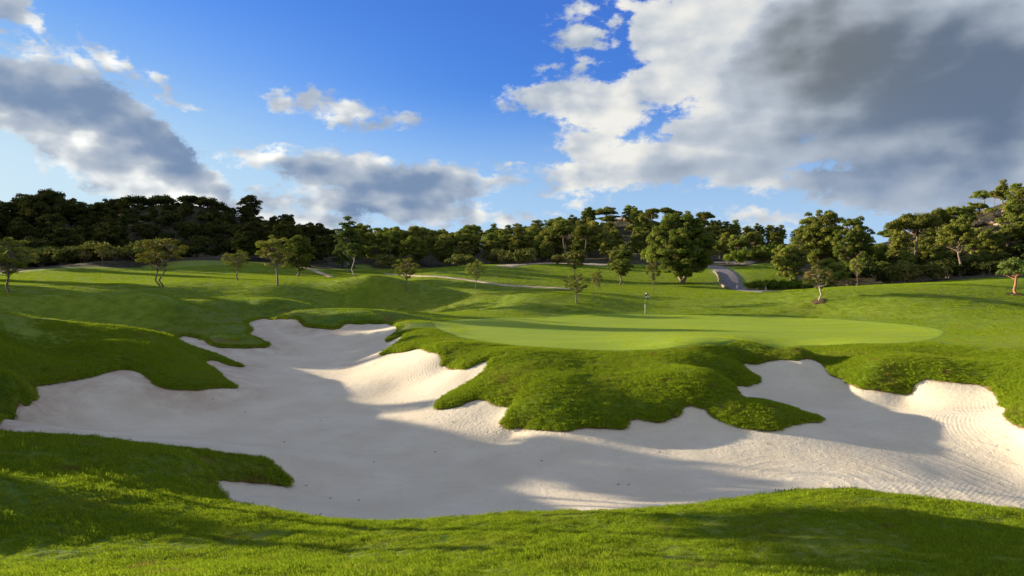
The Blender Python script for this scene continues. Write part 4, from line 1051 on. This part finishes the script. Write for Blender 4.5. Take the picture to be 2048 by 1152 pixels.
for i, (px, top, w) in enumerate([(1788,528,44),(1816,522,50),(1845,526,52),(1868,532,40)]):
    put_tree('shrub', SHR, i, px, 0, top, w * 1.1, 1.25, 2.0, 'pale-flowered broad bush in the row behind the right fairway crest', 'shrub', 'row of broad bushes behind the right crest', D=86 + i % 2, names=('stems', 'foliage'))
for i, (px, py, top, w) in enumerate([(1475,520,495,34),(1512,523,494,40),(1540,526,488,36),(1300,520,488,40),(1455,522,503,22),(1520,545,532,22)]):
    put_tree('fresh_shrub', SHF, i, px, 0, top, w, 1.25, 2.0, 'bright yellow-green bush beside the upper bend of the cart path', 'shrub', 'bright bushes near the upper bend of the cart path', D=116 + 3 * (i % 3), names=('stems', 'foliage'))
for i in range(26):
    px = 1500 + i * 6.2 + r.random() * 4
    put_tree('fresh_shrub', SHF, i, px, 0, 566 + r.random() * 7, 20 + 10 * r.random(), 1.25, 2.0, 'low fresh green bush in the strip below the clump right of the cart path', 'shrub', 'low green bushes below the right-hand clump', D=86.5 + 2.5 * r.random(), names=('stems', 'foliage'))
# boulders on the two bare crests
def rock_mesh(seed):
    rr = np.random.default_rng(seed)
    bm = __import__('bmesh').new(); bmesh_ = __import__('bmesh')
    bmesh_.ops.create_icosphere(bm, subdivisions=2, radius=1.0)
    ax = rr.normal(size=(7, 3)); ax /= np.linalg.norm(ax, axis=1)[:, None]
    for v in bm.verts:
        c = np.array(v.co)
        for a in ax:
            d_ = c @ a
            if d_ > 0.62: c -= a * (d_ - 0.62)
        v.co = c * (1, 0.8, 0.6)
    me = bpy.data.meshes.new('rock'); bm.to_mesh(me); bm.free(); me.materials.append(M_ROCK); return me
RK = [rock_mesh(i) for i in range(4)]
def rock(i, px, py, s, lab, grp, D):
    x, y = (px - 1024) / F * D, D
    o = link(bpy.data.objects.new('rock', RK[i % 4])); o.location = (x, y, gz(x, y)[0] + 0.1 * s); o.scale = (s * 1.6, s, s * .8); o.rotation_euler = (0, 0, i * 1.3)
    tag(o, lab, 'rock', grp)
for i in range(12): rock(i, 1238 + i * 5.5, 0, 0.9 + 0.7 * r.random(), 'ochre rock on the crest below the lone flat-topped pine', 'rocks on the small hilltop', 201 - r.random() * 8)
for i in range(16): rock(i, 1950 + i * 7, 0, 0.6 + 0.7 * r.random(), 'ochre rock in the bare patch on the right-hand hilltop', 'rocks on the right-hand hilltop', 124 + r.random() * 18)

# ------------------------------------------------------------------ unseen trees added outside the left edge to cast long shadows into view
OUT = [(-30,32.0,3.7,3.4,'far'),(-35.5,40.6,5.0,2.0,'umb'),(-28.5,30.6,3.3,3.2,'far'),(-30,33.0,3.3,3.4,'far'),(-31,35.4,2.4,3,'far'),(-32,37.4,2.3,3,'far'),(-33,39.4,2.0,3,'far'),(-18.3,20.9,6.7,5.0,'umb'),(-16.4,18.2,6.5,4.8,'umb'),(-14.8,15.4,6.5,4.4,'umb'),(-18.5,17.0,2.0,3.0,'near'),(-62,72,8,5,'far'),(-59,67.5,7.5,5,'far'),(-66,78,8,6,'far'),(-67,81.5,13,5,'umb'),(-80,82,9.0,7,'far'),(-86,77,9.5,8,'far'),(-74,88,8.0,6,'far'),(-70,58,7.5,5,'far'),(-64,66,7.0,2.6,'far'),(-84,110,8.5,5,'far')]
for i, (x, y, H, w, k_) in enumerate(OUT):
    z = gz(x, y)[0]
    plant('round_pine', ROUND[i % 4] if k_ == 'far' else (UMB[i % 3] if k_ == 'umb' else YOUNG[i % 4]), (x, y, z - .05), i * 1.7, (w / 5.6, w / 5.6, H / 7.0), 'unseen pine added outside the left edge of the view for its shadow', 'tree', 'pines beyond the left edge')

# bare soil rings at the foot of three trees (parts of those trees)
M_SOIL = mat_path('bare_soil', (0.05, 0.035, 0.022), (0.12, 0.07, 0.04))
for o in [q for q in sc.collection.objects if q.parent is None and q.name.split('.')[0] in ('leaning_sapling', 'red_trunk_tree', 'slim_broadleaf')]:
    sx_, sz_ = o.scale[0], o.scale[2]
    V = [(0, 0, 0.10)]
    for q_ in range(3):
        for a in range(20):
            rr_ = (0.25, 0.55, 0.8)[q_] * (1 + 0.12 * math.sin(a * 1.7))
            lx, ly = rr_ * math.cos(a * math.pi / 10), rr_ * math.sin(a * math.pi / 10)
            c_, s_ = math.cos(o.rotation_euler[2]), math.sin(o.rotation_euler[2])
            wx, wy = o.location[0] + c_ * lx - s_ * ly, o.location[1] + s_ * lx + c_ * ly
            V.append((lx / sx_, ly / sx_, (gz(wx, wy)[0] - o.location[2] + (0.10, 0.07, -0.03)[q_]) / sz_))
    Fc = [[0, 1 + a, 1 + (a + 1) % 20, 1 + (a + 1) % 20] for a in range(20)]
    Fc = [f for f in Fc]
    bmx = __import__('bmesh').new(); vs = [bmx.verts.new(v) for v in V]
    for a in range(20):
        bmx.faces.new([vs[0], vs[1 + a], vs[1 + (a + 1) % 20]])
        for q_ in range(2): bmx.faces.new([vs[1 + q_ * 20 + a], vs[21 + q_ * 20 + a], vs[21 + q_ * 20 + (a + 1) % 20], vs[1 + q_ * 20 + (a + 1) % 20]])
    me = bpy.data.meshes.new('soil_ring'); bmx.to_mesh(me); bmx.free(); me.materials.append(M_SOIL)
    link(bpy.data.objects.new('soil_ring', me), o)
# ------------------------------------------------------------------ grass scattered over the near turf
rg = np.random.default_rng(5)
def polar_pts(n, r0, r1, a):
    rr = np.sqrt(r0 ** 2 + (r1 ** 2 - r0 ** 2) * rg.random(n)); aa = (rg.random(n) * 2 - 1) * a
    return rr * np.sin(aa), rr * np.cos(aa)
tuftA = bpy.data.objects.new('grass_tuft', tuft_mesh('grass_tuft', 1, 90, 0.13, 0.040, 0.0028))
tuftB = bpy.data.objects.new('rough_tuft', tuft_mesh('rough_tuft', 2, 80, 0.20, 0.060, 0.0042))
tuftC = bpy.data.objects.new('lip_tuft', tuft_mesh('lip_tuft', 3, 45, 0.12, 0.085, 0.005))
x, y = polar_pts(26000, 5.0, 19.0, 0.72)
sb = sdf(x, y, BUNK_S); k = sb > 0.03
scatter('mown_grass', x[k], y[k], sb[k], tuftA, 0.7, 1.3, 'short mown grass covering the near bank', 1)
x, y = polar_pts(100000, 17.0, 52.0, 0.72)
sb = sdf(x, y, BUNK_S); sgp = sdf(x, y, GREEN_S, 4.0)
sb9 = sdf(x, y, BUNK_S, 9.0)
k = (sb > 0.04) & (sgp > 0.35) & (rg.random(len(x)) < (8.6 - sb9) / 2.0)
scatter('rough_grass', x[k], y[k], sb[k], tuftB, 0.6, 1.25, 'longer rough grass on the banks around the bunker', 2)
def off_paths(x, y):
    k = np.ones(len(x), bool)
    for c, hw in PATHS:
        for a in c[::3]: k &= (x - a[0]) ** 2 + (y - a[1]) ** 2 > (hw + 0.35 + 0.5 * (hw > 1.4)) ** 2
    return k
tuftD = bpy.data.objects.new('fairway_tuft', tuft_mesh('fairway_tuft', 4, 70, 0.28, 0.035, 0.004))
tuftE = bpy.data.objects.new('far_tuft', tuft_mesh('far_tuft', 5, 80, 0.50, 0.055, 0.010))
gm = tuft_mesh('green_tuft', 6, 110, 0.36, 0.014, 0.004); gm.materials.clear(); gm.materials.append(M_GREENB)
tuftG = bpy.data.objects.new('green_tuft', gm)
x, y = polar_pts(34000, 17.0, 56.0, 0.72)
sb9 = sdf(x, y, BUNK_S, 9.0); sgp = sdf(x, y, GREEN_S, 4.0)
k = (sgp > 0.25) & (sb9 > 0.3) & (rg.random(len(x)) > (8.6 - sb9) / 2.0)
scatter('fairway_grass', x[k], y[k], sb9[k], tuftD, 0.7, 1.2, 'short fairway grass beside and left of the green', 7)
x, y = polar_pts(60000, 54.0, 122.0, 0.72)
sb9 = sdf(x, y, BUNK_S, 9.0); sgp = sdf(x, y, GREEN_S, 4.0)
k = (sgp > 0.25) & (sb9 > 0.15) & off_paths(x, y) & (hill_mask(np.hypot(x, y), np.arctan2(x, y), x, y) < 0.4)
scatter('far_fairway_grass', x[k], y[k], sb9[k], tuftE, 0.6, 1.2, 'mown grass over the rolling mounds beyond the green', 8)
lo, hi = GREEN_S.min(0), GREEN_S.max(0)
x = lo[0] + (hi[0] - lo[0]) * rg.random(16000); y = lo[1] + (hi[1] - lo[1]) * rg.random(16000)
sgp = sdf(x, y, GREEN_S, 4.0); sb9 = sdf(x, y, BUNK_S, 9.0); k = (sgp < -0.12) & (sb9 > 0.2)
scatter('putting_green_grass', x[k], y[k], sb9[k], tuftG, 0.8, 1.2, 'closely mown pale green grass of the putting green', 9)
x, y = polar_pts(90000, 23.0, 46.0, 0.66)
sb9 = sdf(x, y, BUNK_S, 9.0); sgp = sdf(x, y, GREEN_S, 4.0)
e_ = 0.25; z0 = T(x, y); sl = np.hypot(T(x + e_, y) - z0, T(x, y + e_) - z0) / e_
k = (sb9 > 0.04) & (sb9 < 8) & (sgp > 0.35) & (rg.random(len(x)) < sl * 3.0 - 0.25)
scatter('bank_grass', x[k], y[k], sb9[k], tuftB, 0.6, 1.2, 'dense rough grass on the steep bank faces', 10)
P_ = BUNK_S; Q_ = np.roll(P_, -1, 0); L_ = np.linalg.norm(Q_ - P_, axis=1)
ok_ = (L_ < 3) & (np.linalg.norm(P_, axis=1) < 75)
prob = np.where(ok_, L_, 0); prob /= prob.sum()
ii = rg.choice(len(P_), size=9000, p=prob); t_ = rg.random(9000)[:, None]
pt = P_[ii] * (1 - t_) + Q_[ii] * t_
nm_ = np.stack([(Q_ - P_)[ii][:, 1], -(Q_ - P_)[ii][:, 0]], 1); nm_ /= np.linalg.norm(nm_, axis=1)[:, None] + 1e-9
of = (rg.random(9000) * 0.30)[:, None]
c1 = pt + nm_ * of; c2 = pt - nm_ * of

s1 = sdf(c1[:, 0], c1[:, 1], BUNK_S)
pt = np.where((s1 > 0)[:, None], c1, c2)
sb = sdf(pt[:, 0], pt[:, 1], BUNK_S); k = sb > -0.06
scatter('fringe_grass', pt[k, 0], pt[k, 1], sb[k], tuftC, 0.6, 1.3, 'ragged grass fringe hanging over the edge of the sand', 3)

# ------------------------------------------------------------------ where several things still share a label, add their order from the left
ORD = ['leftmost', 'second from left', 'third from left', 'fourth from left', 'fifth from left', 'sixth from left', 'seventh from left', 'eighth from left', 'ninth from left', 'tenth from left', 'eleventh from left', 'twelfth from left', 'thirteenth from left', 'fourteenth from left', 'fifteenth from left', 'sixteenth from left']
by = {}
for o in sc.collection.objects:
    if o.parent is None and 'label' in o and o.get('group') != 'pines beyond the left edge': by.setdefault(o['label'], []).append(o)
for lab, os_ in by.items():
    if 1 < len(os_) <= 16:
        os_.sort(key=lambda o: math.atan2(o.location[0], o.location[1]))
        for i, o in enumerate(os_): o['label'] = (ORD[i] + ' ' + lab) if len((ORD[i] + ' ' + lab).split()) <= 16 else lab
